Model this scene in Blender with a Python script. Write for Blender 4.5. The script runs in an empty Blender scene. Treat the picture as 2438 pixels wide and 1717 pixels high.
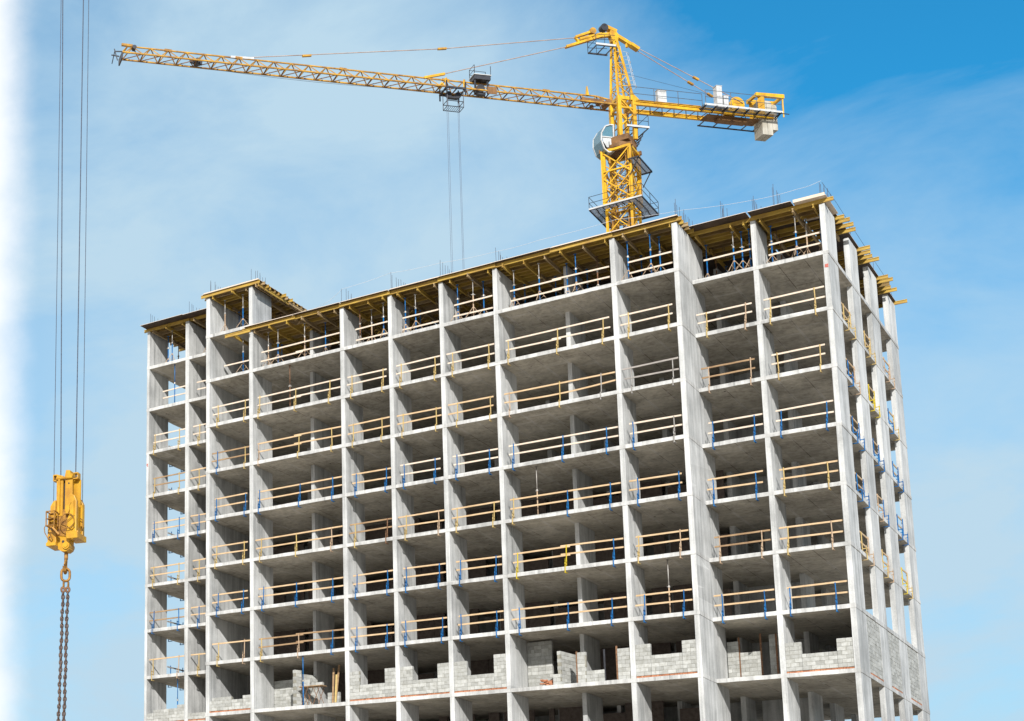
import bpy, bmesh, math, random
from mathutils import Vector, Matrix
R = random.Random(7)
S = bpy.context.scene
COL = S.collection
ZG = 36.4                                   # height of the working-floor slab above the ground

# ------------------------------------------------------------------ camera
cam = bpy.data.cameras.new('camera'); camo = bpy.data.objects.new('camera', cam); COL.objects.link(camo)
r_ = Vector((0.76301178, 0.64578605, 0.02781)); u_ = Vector((0.10186541, -0.16261996, 0.98141642)); f_ = Vector((-0.63830749, 0.74599941, 0.18986421))
camo.matrix_world = Matrix(((r_.x, u_.x, -f_.x, 22.7608), (r_.y, u_.y, -f_.y, -80.2229), (r_.z, u_.z, -f_.z, -34.7552 + ZG), (0, 0, 0, 1)))
cam.sensor_width = 36; cam.sensor_fit = 'HORIZONTAL'; cam.lens = 55.5334
cam.shift_x = 0.51143; cam.shift_y = 0.26561; cam.clip_start = 0.5; cam.clip_end = 6000
S.camera = camo

# ------------------------------------------------------------------ light and sky
AZ, EL = math.radians(33), math.radians(26.9)        # sun: about 33 degrees right of the facade's normal
sdir = Vector((math.sin(AZ) * math.cos(EL), -math.cos(AZ) * math.cos(EL), math.sin(EL)))
sun = bpy.data.lights.new('sun', 'SUN'); sun.energy = 3.6; sun.angle = math.radians(0.5); sun.color = (1.0, 0.97, 0.925)
suno = bpy.data.objects.new('sun', sun); COL.objects.link(suno)
suno.rotation_euler = (-sdir).to_track_quat('-Z', 'Y').to_euler()
suno.location = (0, -60, 120)
W = bpy.data.worlds.new('World'); S.world = W; W.use_nodes = True
nt = W.node_tree; nt.nodes.clear()
def wn(t, **k):
    n = nt.nodes.new(t)
    for a, b in k.items(): setattr(n, a, b)
    return n
def wl(a, b): nt.links.new(a, b)
sky = wn('ShaderNodeTexSky', sky_type='NISHITA', sun_disc=False, sun_elevation=EL, sun_rotation=math.pi - AZ)
sky.altitude = 0; sky.air_density = 1.0; sky.dust_density = 0.6; sky.ozone_density = 1.6
tc = wn('ShaderNodeTexCoord')
mp = wn('ShaderNodeMapping'); mp.inputs['Scale'].default_value = (1.0, 1.3, 2.4); mp.inputs['Rotation'].default_value = (0.55, 0.45, 0.2)
wl(tc.outputs['Generated'], mp.inputs[0])
n1 = wn('ShaderNodeTexNoise'); n1.inputs['Scale'].default_value = 4.6; n1.inputs['Detail'].default_value = 10; n1.inputs['Roughness'].default_value = 0.60; n1.inputs['Distortion'].default_value = 0.35
wl(mp.outputs[0], n1.inputs['Vector'])
cr = wn('ShaderNodeValToRGB'); cr.color_ramp.elements[0].position = 0.38; cr.color_ramp.elements[0].color = (0, 0, 0, 1)
cr.color_ramp.elements[1].position = 0.72; cr.color_ramp.elements[1].color = (1, 1, 1, 1)
wl(n1.outputs[0], cr.inputs[0])
def dot(d, lo, hi, a, b):
    vm = wn('ShaderNodeVectorMath', operation='DOT_PRODUCT'); vm.inputs[1].default_value = Vector(d).normalized()
    wl(tc.outputs['Generated'], vm.inputs[0])
    mr = wn('ShaderNodeMapRange', interpolation_type='SMOOTHSTEP', clamp=True)
    for i, v in enumerate((lo, hi, a, b)): mr.inputs[i + 1].default_value = v
    wl(vm.outputs['Value'], mr.inputs[0]); return mr.outputs[0]
def dirv(az, el): return (-math.sin(math.radians(az)) * math.cos(math.radians(el)), math.cos(math.radians(az)) * math.cos(math.radians(el)), math.sin(math.radians(el)))
def mth(op, a, b):
    m = wn('ShaderNodeMath', operation=op); m.use_clamp = False
    for i, v in enumerate((a, b)):
        if isinstance(v, (int, float)): m.inputs[i].default_value = v
        else: wl(v, m.inputs[i])
    return m.outputs[0]
anti = dot(dirv(8, 30), math.cos(math.radians(62)), math.cos(math.radians(22)), 0.0, 1.0)      # clearest, deepest blue opposite the sun
tint = wn('ShaderNodeMixRGB', blend_type='MULTIPLY'); tint.inputs['Color2'].default_value = (0.13, 0.86, 1.10, 1)
wl(anti, tint.inputs['Fac']); wl(sky.outputs[0], tint.inputs['Color1'])
clear = mth('MULTIPLY', dot((0, 0, 1), math.sin(math.radians(18)), math.sin(math.radians(33)), 0.0, 0.92), dot(dirv(-70, 0), -0.16, 0.24, 0.0, 1.0))
lowv = dot((0, 0, 1), math.sin(math.radians(9)), math.sin(math.radians(27)), 0.45, 0.0)
veil = dot(dirv(29, 24), math.cos(math.radians(14)), math.cos(math.radians(2)), 0.0, 0.40)       # thin high veil, thickest left of the crane
dens = mth('SUBTRACT', mth('ADD', mth('ADD', veil, lowv), 0.56), clear)
dens = mth('ADD', dens, mth('MULTIPLY', mth('SUBTRACT', cr.outputs[0], 0.40), 0.50))
vc = wn('ShaderNodeMixRGB'); vc.inputs['Color2'].default_value = (3.0, 4.15, 5.0, 1)
cl = wn('ShaderNodeClamp'); wl(dens, cl.inputs[0])
wl(cl.outputs[0], vc.inputs['Fac']); wl(tint.outputs[0], vc.inputs['Color1'])
bd = wn('ShaderNodeVectorMath', operation='DOT_PRODUCT'); bd.inputs[1].default_value = Vector(dirv(90 + 37.9, 0)); wl(tc.outputs['Generated'], bd.inputs[0])
n2 = wn('ShaderNodeTexNoise'); n2.inputs['Scale'].default_value = 22; n2.inputs['Detail'].default_value = 8; n2.inputs['Roughness'].default_value = 0.6; wl(tc.outputs['Generated'], n2.inputs['Vector'])
bm = wn('ShaderNodeMapRange', interpolation_type='SMOOTHSTEP', clamp=True); bm.inputs[1].default_value = 0.015; bm.inputs[2].default_value = 0.052
wl(mth('ADD', bd.outputs['Value'], mth('MULTIPLY', mth('SUBTRACT', n2.outputs[0], 0.5), 0.022)), bm.inputs[0])
left_fade = bm.outputs[0]                                        # white fade added at the left of the sky, ragged like cloud
left_fade = mth('MULTIPLY', left_fade, mth('ADD', mth('MULTIPLY', n1.outputs[0], 0.5), 0.75))
bk = wn('ShaderNodeClamp'); wl(left_fade, bk.inputs[0])
mx = wn('ShaderNodeMixRGB'); mx.inputs['Color2'].default_value = (6.4, 6.5, 6.6, 1)
wl(bk.outputs[0], mx.inputs['Fac']); wl(vc.outputs[0], mx.inputs['Color1'])
bg = wn('ShaderNodeBackground'); bg.inputs['Strength'].default_value = 0.10
wo = wn('ShaderNodeOutputWorld'); wl(mx.outputs[0], bg.inputs['Color']); wl(bg.outputs[0], wo.inputs['Surface'])
S.view_settings.view_transform = 'Standard'; S.view_settings.look = 'None'; S.view_settings.gamma = 1.0
S.view_settings.use_curve_mapping = False; S.view_settings.exposure = 0.76
S.render.film_transparent = False
S.cycles.max_bounces = 8; S.cycles.diffuse_bounces = 7

# ------------------------------------------------------------------ materials
def mat(name, base, dark=None, rough=0.75, metal=0.0, scale=(3, 3, 3), amount=0.6, bump=0.0, extra=None, detail=6, spec=0.35):
    """a painted/wood/metal surface: two tones mixed by stretched noise"""
    m = bpy.data.materials.new(name); m.use_nodes = True; t = m.node_tree
    b = t.nodes['Principled BSDF']; b.inputs['Roughness'].default_value = rough; b.inputs['Metallic'].default_value = metal
    b.inputs['Specular IOR Level'].default_value = spec
    g = t.nodes.new('ShaderNodeNewGeometry'); mpn = t.nodes.new('ShaderNodeMapping'); mpn.inputs['Scale'].default_value = scale
    t.links.new(g.outputs['Position'], mpn.inputs[0])
    n = t.nodes.new('ShaderNodeTexNoise'); n.inputs['Scale'].default_value = 1; n.inputs['Detail'].default_value = detail; n.inputs['Roughness'].default_value = 0.65
    t.links.new(mpn.outputs[0], n.inputs['Vector'])
    r = t.nodes.new('ShaderNodeValToRGB'); r.color_ramp.elements[0].position = 0.35; r.color_ramp.elements[1].position = 0.62
    d = dark or tuple(c * (1 - amount) for c in base)
    r.color_ramp.elements[0].color = (*d, 1); r.color_ramp.elements[1].color = (*base, 1)
    t.links.new(n.outputs[0], r.inputs[0]); t.links.new(r.outputs[0], b.inputs['Base Color'])
    if bump:
        bp = t.nodes.new('ShaderNodeBump'); bp.inputs['Strength'].default_value = bump; bp.inputs['Distance'].default_value = 0.02
        t.links.new(n.outputs[0], bp.inputs['Height']); t.links.new(bp.outputs[0], b.inputs['Normal'])
    if extra: extra(t, b, g, r)
    return m

def concrete(name, lo, hi, ceiling=False, bounce_tint=(1, 1, 1)):
    m = bpy.data.materials.new(name); m.use_nodes = True; t = m.node_tree; L = t.links.new
    def N(tp, **k):
        n = t.nodes.new(tp)
        for a, b in k.items(): setattr(n, a, b)
        return n
    def M(op, a, b=0.0, clamp=False):
        n = N('ShaderNodeMath', operation=op); n.use_clamp = clamp
        for i, v in enumerate((a, b)):
            if isinstance(v, (int, float)): n.inputs[i].default_value = v
            else: L(v, n.inputs[i])
        return n.outputs[0]
    b = t.nodes['Principled BSDF']; b.inputs['Roughness'].default_value = 0.88; b.inputs['Specular IOR Level'].default_value = 0.25
    g = N('ShaderNodeNewGeometry'); pos = g.outputs['Position']
    def noise(sc, scale, detail, rough, dist=0.0):
        mp = N('ShaderNodeMapping'); mp.inputs['Scale'].default_value = sc; L(pos, mp.inputs[0])
        n = N('ShaderNodeTexNoise'); n.inputs['Scale'].default_value = scale; n.inputs['Detail'].default_value = detail
        n.inputs['Roughness'].default_value = rough; n.inputs['Distortion'].default_value = dist; L(mp.outputs[0], n.inputs['Vector']); return n.outputs[0]
    sep = N('ShaderNodeSeparateXYZ'); L(pos, sep.inputs[0]); x, y, z = sep.outputs
    blot = noise((1, 1, 1), 0.55, 5, 0.6); streak = noise((3.2, 3.2, 0.22), 1.0, 6, 0.62, 0.3); fine = noise((1, 1, 1), 14, 5, 0.7)
    cell = N('ShaderNodeCombineXYZ')                               # every pour (storey by bay) sets a slightly different grey
    L(M('FLOOR', M('MULTIPLY', x, 0.3215)), cell.inputs[0]); L(M('FLOOR', M('DIVIDE', M('ADD', z, 2.47 - 0.02), 2.985)), cell.inputs[2])
    wnz = N('ShaderNodeTexWhiteNoise', noise_dimensions='3D'); L(cell.outputs[0], wnz.inputs[0])
    v = M('ADD', M('MULTIPLY', blot, 0.7), M('MULTIPLY', streak, 0.85)); v = M('ADD', v, M('MULTIPLY', fine, 0.35))
    v = M('ADD', v, M('MULTIPLY', M('SUBTRACT', wnz.outputs[0], 0.5), 0.16))
    mr = N('ShaderNodeMapRange', clamp=True); mr.inputs[1].default_value = 0.74; mr.inputs[2].default_value = 1.16; L(v, mr.inputs[0])
    mix = N('ShaderNodeMixRGB'); mix.inputs[1].default_value = (*lo, 1); mix.inputs[2].default_value = (*hi, 1); L(mr.outputs[0], mix.inputs[0])
    out = mix.outputs[0]
    # dark weather runs on vertical faces
    run = noise((5.5, 5.5, 0.12), 1.0, 3, 0.5, 0.2); rr = N('ShaderNodeMapRange', clamp=True)
    rr.inputs[1].default_value = 0.60; rr.inputs[2].default_value = 0.74; rr.inputs[4].default_value = 0.62; L(run, rr.inputs[0])
    dk = N('ShaderNodeMixRGB', blend_type='MULTIPLY'); dk.inputs[2].default_value = (0.45, 0.46, 0.46, 1); L(rr.outputs[0], dk.inputs[0]); L(out, dk.inputs[1]); out = dk.outputs[0]
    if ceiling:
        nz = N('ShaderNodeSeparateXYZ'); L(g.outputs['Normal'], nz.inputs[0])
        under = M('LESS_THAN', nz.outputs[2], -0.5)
        br = N('ShaderNodeTexBrick'); br.inputs['Scale'].default_value = 1.0; br.inputs['Brick Width'].default_value = 1.83; br.inputs['Row Height'].default_value = 1.22
        br.inputs['Mortar Size'].default_value = 0.024; br.inputs['Mortar Smooth'].default_value = 0.3; br.offset = 0.5
        br.inputs['Color1'].default_value = (1, 1, 1, 1); br.inputs['Color2'].default_value = (0.90, 0.89, 0.87, 1); br.inputs['Mortar'].default_value = (0.42, 0.39, 0.36, 1)
        sw = N('ShaderNodeCombineXYZ'); L(y, sw.inputs[0]); L(M('ADD', x, M('MULTIPLY', M('FLOOR', M('DIVIDE', z, 2.985)), 0.37)), sw.inputs[1]); L(sw.outputs[0], br.inputs['Vector'])
        # leaked grout paler along the joints, in patches
        br2 = N('ShaderNodeTexBrick'); br2.inputs['Scale'].default_value = 1.0; br2.inputs['Brick Width'].default_value = 1.83; br2.inputs['Row Height'].default_value = 1.22
        br2.inputs['Mortar Size'].default_value = 0.10; br2.inputs['Mortar Smooth'].default_value = 1.0; br2.offset = 0.5; L(sw.outputs[0], br2.inputs['Vector'])
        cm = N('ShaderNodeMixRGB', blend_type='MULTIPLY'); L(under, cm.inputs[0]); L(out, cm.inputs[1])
        tint = N('ShaderNodeMixRGB', blend_type='MULTIPLY'); tint.inputs[0].default_value = 1; tint.inputs[2].default_value = (*bounce_tint, 1); L(br.outputs[0], tint.inputs[1]); L(tint.outputs[0], cm.inputs[2])  # warm bounced light tinted into the underside colour
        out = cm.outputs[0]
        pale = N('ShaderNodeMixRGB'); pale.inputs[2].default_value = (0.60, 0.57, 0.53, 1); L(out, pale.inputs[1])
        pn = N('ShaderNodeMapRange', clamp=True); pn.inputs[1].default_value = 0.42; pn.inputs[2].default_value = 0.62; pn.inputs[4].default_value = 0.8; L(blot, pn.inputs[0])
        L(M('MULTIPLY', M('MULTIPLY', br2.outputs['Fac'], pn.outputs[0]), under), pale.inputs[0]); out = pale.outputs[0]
        vo = N('ShaderNodeTexVoronoi'); vo.inputs['Scale'].default_value = 0.55; L(pos, vo.inputs['Vector'])     # box-outs and anchor holes
        holes = M('MULTIPLY', M('LESS_THAN', vo.outputs['Distance'], 0.035), under)
        hm = N('ShaderNodeMixRGB'); hm.inputs[2].default_value = (0.05, 0.04, 0.035, 1); L(holes, hm.inputs[0]); L(out, hm.inputs[1]); out = hm.outputs[0]
    L(out, b.inputs['Base Color'])
    bp = N('ShaderNodeBump'); bp.inputs['Strength'].default_value = 0.35; bp.inputs['Distance'].default_value = 0.012; L(M('ADD', fine, M('MULTIPLY', streak, 0.5)), bp.inputs['Height']); L(bp.outputs[0], b.inputs['Normal'])
    return m

def edge_pale(pale):
    """sawn edges of a sheet are pale, its filmed faces dark"""
    def f(t, b, g, r):
        s = t.nodes.new('ShaderNodeSeparateXYZ'); t.links.new(g.outputs['Normal'], s.inputs[0])
        a = t.nodes.new('ShaderNodeMath'); a.operation = 'ABSOLUTE'; t.links.new(s.outputs[2], a.inputs[0])
        l = t.nodes.new('ShaderNodeMath'); l.operation = 'LESS_THAN'; l.inputs[1].default_value = 0.5; t.links.new(a.outputs[0], l.inputs[0])
        m = t.nodes.new('ShaderNodeMixRGB'); m.inputs[2].default_value = (*pale, 1); t.links.new(l.outputs[0], m.inputs[0]); t.links.new(r.outputs[0], m.inputs[1])
        t.links.new(m.outputs[0], b.inputs['Base Color'])
    return f
def per_block(t, b, g, r):
    """each block its own grey; mortar-smeared yellowish patches"""
    at = t.nodes.new('ShaderNodeNewGeometry')
    m = t.nodes.new('ShaderNodeMixRGB'); m.blend_type = 'MULTIPLY'; m.inputs[0].default_value = 1
    rp = t.nodes.new('ShaderNodeValToRGB'); rp.color_ramp.elements[0].color = (0.74, 0.74, 0.72, 1); rp.color_ramp.elements[1].color = (1.08, 1.08, 1.06, 1)
    t.links.new(at.outputs['Random Per Island'], rp.inputs[0]); t.links.new(r.outputs[0], m.inputs[1]); t.links.new(rp.outputs[0], m.inputs[2]); t.links.new(m.outputs[0], b.inputs['Base Color'])

MAT = dict(
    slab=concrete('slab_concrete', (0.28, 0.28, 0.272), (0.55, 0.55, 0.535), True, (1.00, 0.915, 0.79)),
    wall=concrete('wall_concrete', (0.28, 0.285, 0.28), (0.56, 0.565, 0.555)),
    block=mat('block', (0.4, 0.405, 0.395), (0.3, 0.3, 0.28), 0.9, scale=(5, 5, 5), bump=0.4, extra=per_block),
    mortar=mat('mortar', (0.27, 0.26, 0.22), (0.19, 0.18, 0.145), 0.95, scale=(6, 6, 6), bump=0.4),
    brick=mat('brick', (0.44, 0.2, 0.11), (0.3, 0.115, 0.06), 0.9, scale=(7, 7, 7), extra=per_block),
    shade_wall=mat('interior_shade', (0.13, 0.105, 0.09), (0.075, 0.058, 0.05), 0.9, scale=(5, 5, 5)),  # shade of the deep rooms put into the wall colour
    beam=mat('yellow_timber', (0.43, 0.285, 0.05), (0.28, 0.165, 0.04), 0.6, scale=(1.2, 1.2, 4), detail=8),
    beam_shade=mat('shaded_timber', (0.27, 0.175, 0.05), (0.13, 0.08, 0.033), 0.7, scale=(1.2, 1.2, 4), detail=8),  # darker copy of the yellow timber for joists lying in shade
    beam_raw=mat('weathered_timber', (0.38, 0.28, 0.15), (0.22, 0.15, 0.075), 0.75, scale=(1.2, 1.2, 5), detail=8),
    ply=mat('plywood', (0.075, 0.047, 0.029), (0.034, 0.023, 0.016), 0.65, scale=(1.3, 1.3, 1.3), extra=edge_pale((0.62, 0.52, 0.43))),
    plank=mat('new_plank', (0.53, 0.385, 0.235), (0.41, 0.28, 0.15), 0.7, scale=(2, 9, 9)),
    plank_pale=mat('pale_plank', (0.6, 0.51, 0.41), (0.5, 0.41, 0.32), 0.7, scale=(2, 9, 9)),
    plank_grey=mat('grey_plank', (0.32, 0.29, 0.265), (0.21, 0.195, 0.18), 0.8, scale=(2, 9, 9)),
    plank_brown=mat('brown_plank', (0.33, 0.22, 0.12), (0.19, 0.115, 0.06), 0.8, scale=(2, 9, 9)),
    blue=mat('blue_paint', (0.003, 0.125, 0.34), (0.003, 0.06, 0.19), 0.45, scale=(4, 4, 4)),
    ypaint=mat('yellow_paint', (0.46, 0.34, 0.12), (0.36, 0.255, 0.11), 0.5, scale=(4, 4, 4)),
    ybright=mat('bright_yellow_paint', (0.5, 0.39, 0.014), (0.4, 0.29, 0.02), 0.45, scale=(4, 4, 4)),
    tan=mat('mortar_splashed_paint', (0.42, 0.31, 0.21), (0.28, 0.19, 0.125), 0.7, scale=(6, 6, 6)),
    galv=mat('galvanised_steel', (0.36, 0.35, 0.33), (0.23, 0.21, 0.19), 0.5, 0.4, scale=(4, 4, 4)),
    rust=mat('rusty_steel', (0.22, 0.12, 0.065), (0.11, 0.055, 0.03), 0.8, 0.2, scale=(9, 9, 9)),
    rebar=mat('reinforcing_steel', (0.10, 0.10, 0.13), (0.055, 0.045, 0.05), 0.6, 0.4, scale=(5, 5, 5)),
    crane=mat('crane_yellow', (0.64, 0.37, 0.006), (0.38, 0.185, 0.01), 0.45, scale=(1.5, 1.5, 0.9), spec=0.5),
    crane_old=mat('crane_yellow_rusty', (0.46, 0.25, 0.022), (0.17, 0.075, 0.02), 0.6, scale=(1.6, 1.6, 1.6)),
    crane_brown=mat('crane_brown', (0.2, 0.1, 0.035), (0.1, 0.05, 0.02), 0.7, scale=(1.6, 1.6, 1.6)),
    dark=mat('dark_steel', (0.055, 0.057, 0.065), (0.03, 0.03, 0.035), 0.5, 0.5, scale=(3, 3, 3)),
    grate=mat('grey_steel', (0.14, 0.155, 0.18), (0.09, 0.10, 0.115), 0.5, 0.5, scale=(3, 3, 3)),
    white=mat('white_paint', (0.5, 0.51, 0.51), (0.38, 0.385, 0.38), 0.45, scale=(2, 2, 2)),
    cw=mat('counterweight_concrete', (0.42, 0.4, 0.345), (0.27, 0.245, 0.19), 0.85, scale=(1.5, 1.5, 0.6)),
    rope=mat('steel_rope', (0.12, 0.14, 0.18), (0.07, 0.08, 0.11), 0.5, 0.6, scale=(20, 20, 20)),
    pend=mat('tie_bar', (0.42, 0.32, 0.26), (0.26, 0.165, 0.12), 0.6, 0.1, scale=(1.1, 1.1, 1.1)),
    cord=mat('white_cord', (0.55, 0.56, 0.58), (0.48, 0.49, 0.5), 0.8),
    hook=mat('hook_block_yellow', (0.5, 0.27, 0.005), (0.33, 0.15, 0.008), 0.45, scale=(4, 4, 2.5), spec=0.5),
    hookrust=mat('worn_yellow_steel', (0.36, 0.18, 0.03), (0.13, 0.06, 0.02), 0.6, 0.3, scale=(14, 14, 14)),
    chain=mat('chain_steel', (0.13, 0.085, 0.065), (0.055, 0.042, 0.038), 0.55, 0.5, scale=(18, 18, 18)),
    red=mat('red_paint', (0.42, 0.10, 0.075), (0.36, 0.14, 0.12), 0.8),
    ground=mat('dry_soil', (0.44, 0.40, 0.34), (0.33, 0.29, 0.24), 0.95, scale=(0.15, 0.15, 0.15), bump=0.3),
)
def glassm():
    m = bpy.data.materials.new('cab_glass'); m.use_nodes = True; b = m.node_tree.nodes['Principled BSDF']
    b.inputs['Base Color'].default_value = (0.10, 0.22, 0.28, 1); b.inputs['Roughness'].default_value = 0.05; b.inputs['Specular IOR Level'].default_value = 0.8
    b.inputs['Alpha'].default_value = 0.72
    return m
MAT['glass'] = glassm()

# ------------------------------------------------------------------ mesh helpers
class MB:
    def __init__(s): s.v = []; s.f = []
    def add(s, vs, fs):
        o = len(s.v); s.v += [tuple(v) for v in vs]; s.f += [tuple(i + o for i in f) for f in fs]
    def hexa(s, p):        # 8 points, bottom four then top four
        s.add(p, [(3, 2, 1, 0), (4, 5, 6, 7), (0, 1, 5, 4), (1, 2, 6, 5), (2, 3, 7, 6), (3, 0, 4, 7)])
    def box(s, a, b):
        (x0, y0, z0), (x1, y1, z1) = a, b
        s.hexa([(x0, y0, z0), (x1, y0, z0), (x1, y1, z0), (x0, y1, z0), (x0, y0, z1), (x1, y0, z1), (x1, y1, z1), (x0, y1, z1)])
    def bar(s, p, q, w, h=None, up=(0, 0, 1)):
        p, q = Vector(p), Vector(q); h = h or w; d = (q - p).normalized(); u = Vector(up)
        if abs(d.dot(u)) > 0.98: u = Vector((0, 1, 0))
        a = d.cross(u).normalized() * (w / 2); c = a.cross(d).normalized() * (h / 2)
        s.hexa([p - a - c, p + a - c, q + a - c, q - a - c, p - a + c, p + a + c, q + a + c, q - a + c])
    def tube(s, p, q, r, n=6, r2=None):
        p, q = Vector(p), Vector(q); d = (q - p).normalized(); u = Vector((0, 0, 1)) if abs(d.z) < 0.9 else Vector((1, 0, 0))
        a = d.cross(u).normalized(); c = d.cross(a); r2 = r if r2 is None else r2; vs = []
        for P, rad in ((p, r), (q, r2)):
            for i in range(n):
                t = 2 * math.pi * i / n; vs.append(P + (a * math.cos(t) + c * math.sin(t)) * rad)
        s.add(vs, [(i, (i + 1) % n, n + (i + 1) % n, n + i) for i in range(n)] + [tuple(range(n))[::-1], tuple(range(n, 2 * n))])
    def path(s, pts, r, n=6, closed=False):
        pts = [Vector(p) for p in pts]; k = len(pts); o = len(s.v); prev = None
        for i, p in enumerate(pts):
            a = pts[(i - 1) % k] if closed or i else p; b = pts[(i + 1) % k] if closed or i < k - 1 else p
            d = (b - a).normalized(); u = prev if prev is not None else (Vector((0, 0, 1)) if abs(d.z) < 0.9 else Vector((1, 0, 0)))
            x = (u - d * u.dot(d)).normalized(); prev = x; y = d.cross(x)
            for j in range(n):
                t = 2 * math.pi * j / n; s.v.append(tuple(p + (x * math.cos(t) + y * math.sin(t)) * r))
        for i in range(k if closed else k - 1):
            i2 = (i + 1) % k
            for j in range(n):
                j2 = (j + 1) % n; s.f.append((o + i * n + j, o + i * n + j2, o + i2 * n + j2, o + i2 * n + j))
        if not closed: s.f += [tuple(o + j for j in range(n))[::-1], tuple(o + (k - 1) * n + j for j in range(n))]
    def prism(s, poly, ext):          # planar polygon swept along ext
        poly = [Vector(p) for p in poly]; e = Vector(ext); n = len(poly)
        s.add(poly + [p + e for p in poly], [tuple(range(n))[::-1], tuple(range(n, 2 * n))] + [(i, (i + 1) % n, n + (i + 1) % n, n + i) for i in range(n)])
    def ibeam(s, p, q, h=0.2, w=0.08, fl=0.04, web=0.027):    # timber I-beam, top flange up
        p, q = Vector(p), Vector(q)
        for dz, ww, hh in ((h - fl / 2, w, fl), (h / 2, web, h - 2 * fl + 0.004), (fl / 2, w, fl)):
            s.bar(p + Vector((0, 0, dz)), q + Vector((0, 0, dz)), ww, hh)
    def build(s, name, m, parent=None, smooth=False, origin=None):
        me = bpy.data.meshes.new(name); o = Vector(origin) if origin else Vector((0, 0, 0))
        me.from_pydata([tuple(Vector(v) - o) for v in s.v], [], s.f); me.update()
        b = bmesh.new(); b.from_mesh(me); bmesh.ops.recalc_face_normals(b, faces=b.faces); b.to_mesh(me); b.free()
        if smooth:
            for p in me.polygons: p.use_smooth = True
        me.materials.append(MAT[m] if isinstance(m, str) else m)
        ob = bpy.data.objects.new(name, me); COL.objects.link(ob); ob.location = o
        if parent: ob.parent = parent
        return ob
def tag(o, label, cat, group=None, kind=None):
    if label: o['label'] = label
    if cat: o['category'] = cat
    if group: o['group'] = group
    if kind: o['kind'] = kind
    return o
def thing(name, loc, label, cat, group=None, rz=0.0):
    e = bpy.data.objects.new(name, None); COL.objects.link(e); e.location = loc; e.rotation_euler = (0, 0, rz); e.empty_display_size = 0.2
    return tag(e, label, cat, group)
def copy_tree(o, parent=None):
    c = o.copy(); COL.objects.link(c); c.parent = parent
    for ch in [k for k in o.children]: copy_tree(ch, c)
    return c

# ------------------------------------------------------------------ ground
g = MB(); NG = 24
for i in range(NG + 1):
    for j in range(NG + 1): g.v.append((-1500 + 3000 * i / NG, -1500 + 3000 * j / NG, 0))
for i in range(NG):
    for j in range(NG): a = i * (NG + 1) + j; g.f.append((a, a + NG + 1, a + NG + 2, a + 1))
tag(g.build('ground', 'ground'), None, None, kind='structure')

# ------------------------------------------------------------------ the building
YA, YC, YD = 2.393, 2.177, 18.32
T = 0.2
ZL = {-1: 2.94, 0: 0.0, 1: -2.95, 2: -5.93, 3: -8.93, 4: -11.93, 5: -14.93, 6: -17.98, 7: -21.10, 8: -24.1, 9: -27.1, 10: -30.1, 11: -33.1, 12: -36.4}
def z(L): return ZL[L] + ZG
bld = thing('unfinished_building', (-14, 9, 0), 'grey concrete frame of an unfinished apartment tower with open floors', 'building')
BO = Vector((-14, 9, 0))
def bpart(mb, name, m='wall', parent=None):
    o = mb.build(name, m, None, origin=BO if parent is None else None)
    o.parent = bld if parent is None else parent
    if parent is None: o.location = (0, 0, 0)
    else: o.location = -BO
    return o
def edge_run(a, b, step=0.45, j=0.007):
    n = max(1, int((Vector(b) - Vector(a)).length / step)); out = []
    for i in range(n):
        p = Vector(a).lerp(Vector(b), i / n); out.append(p + Vector((R.uniform(-j, j), R.uniform(-j, j), 0)) if i else p)
    return out
def slab(L):
    xa0, xb0 = -34.66, -28.50
    xr = 6.455 if L >= 0 else -25.05
    if L >= 0: cs = [(xa0, YA), (xb0, YA), (xb0, -.012), (.012, -.012), (.012, YC - .012), (xr, YC - .012), (xr, YD + .01), (xa0, YD + .01)]
    else: cs = [(xa0, YA), (xb0, YA), (xb0, -.012), (xr, -.012), (xr, YD + .01), (xa0, YD + .01)]
    pts = []
    for i, c in enumerate(cs): pts += edge_run((*c, 0), (*cs[(i + 1) % len(cs)], 0))
    n = len(pts); m = MB(); top = []; bot = []
    for p in pts:
        top.append((p.x, p.y, z(L) + R.uniform(-.006, .006))); bot.append((p.x + R.uniform(-.004, .004), p.y + R.uniform(-.006, .006), z(L) - T + R.uniform(-.010, .006)))
    m.add(bot + top, [tuple(range(n))[::-1], tuple(range(n, 2 * n))] + [(i, (i + 1) % n, n + (i + 1) % n, n + i) for i in range(n)])
    return bpart(m, 'floor_slab', 'slab')
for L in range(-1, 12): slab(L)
TOPW = 2.47
def wall_seg(m, x0, x1, y0, y1, L, top=False):
    """one storey of a cross wall standing on slab L, edges slightly out of true"""
    za = z(L) + 0.001; zb = z(L) + TOPW if top else z(L - 1) - T - 0.004
    e = lambda: R.uniform(-.006, .006)
    ex0, ex1, ey0, ey1 = e(), e(), e(), e(); ns = 7; vs = []
    for k in range(ns + 1):
        zz = za + (zb - za) * k / ns; j = lambda: R.uniform(-.003, .003)
        vs += [(x0 + ex0 + j(), y0 + ey0 + j(), zz), (x1 + ex1 + j(), y0 + ey0 + j(), zz), (x1 + ex1 + j(), y1 + ey1, zz), (x0 + ex0 + j(), y1 + ey1, zz)]
    fs = [(3, 2, 1, 0), tuple(4 * ns + i for i in range(4))]
    for k in range(ns):
        for i in range(4): a, b = 4 * k + i, 4 * k + (i + 1) % 4; fs.append((a, b, b + 4, a + 4))
    m.add(vs, fs)
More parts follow.
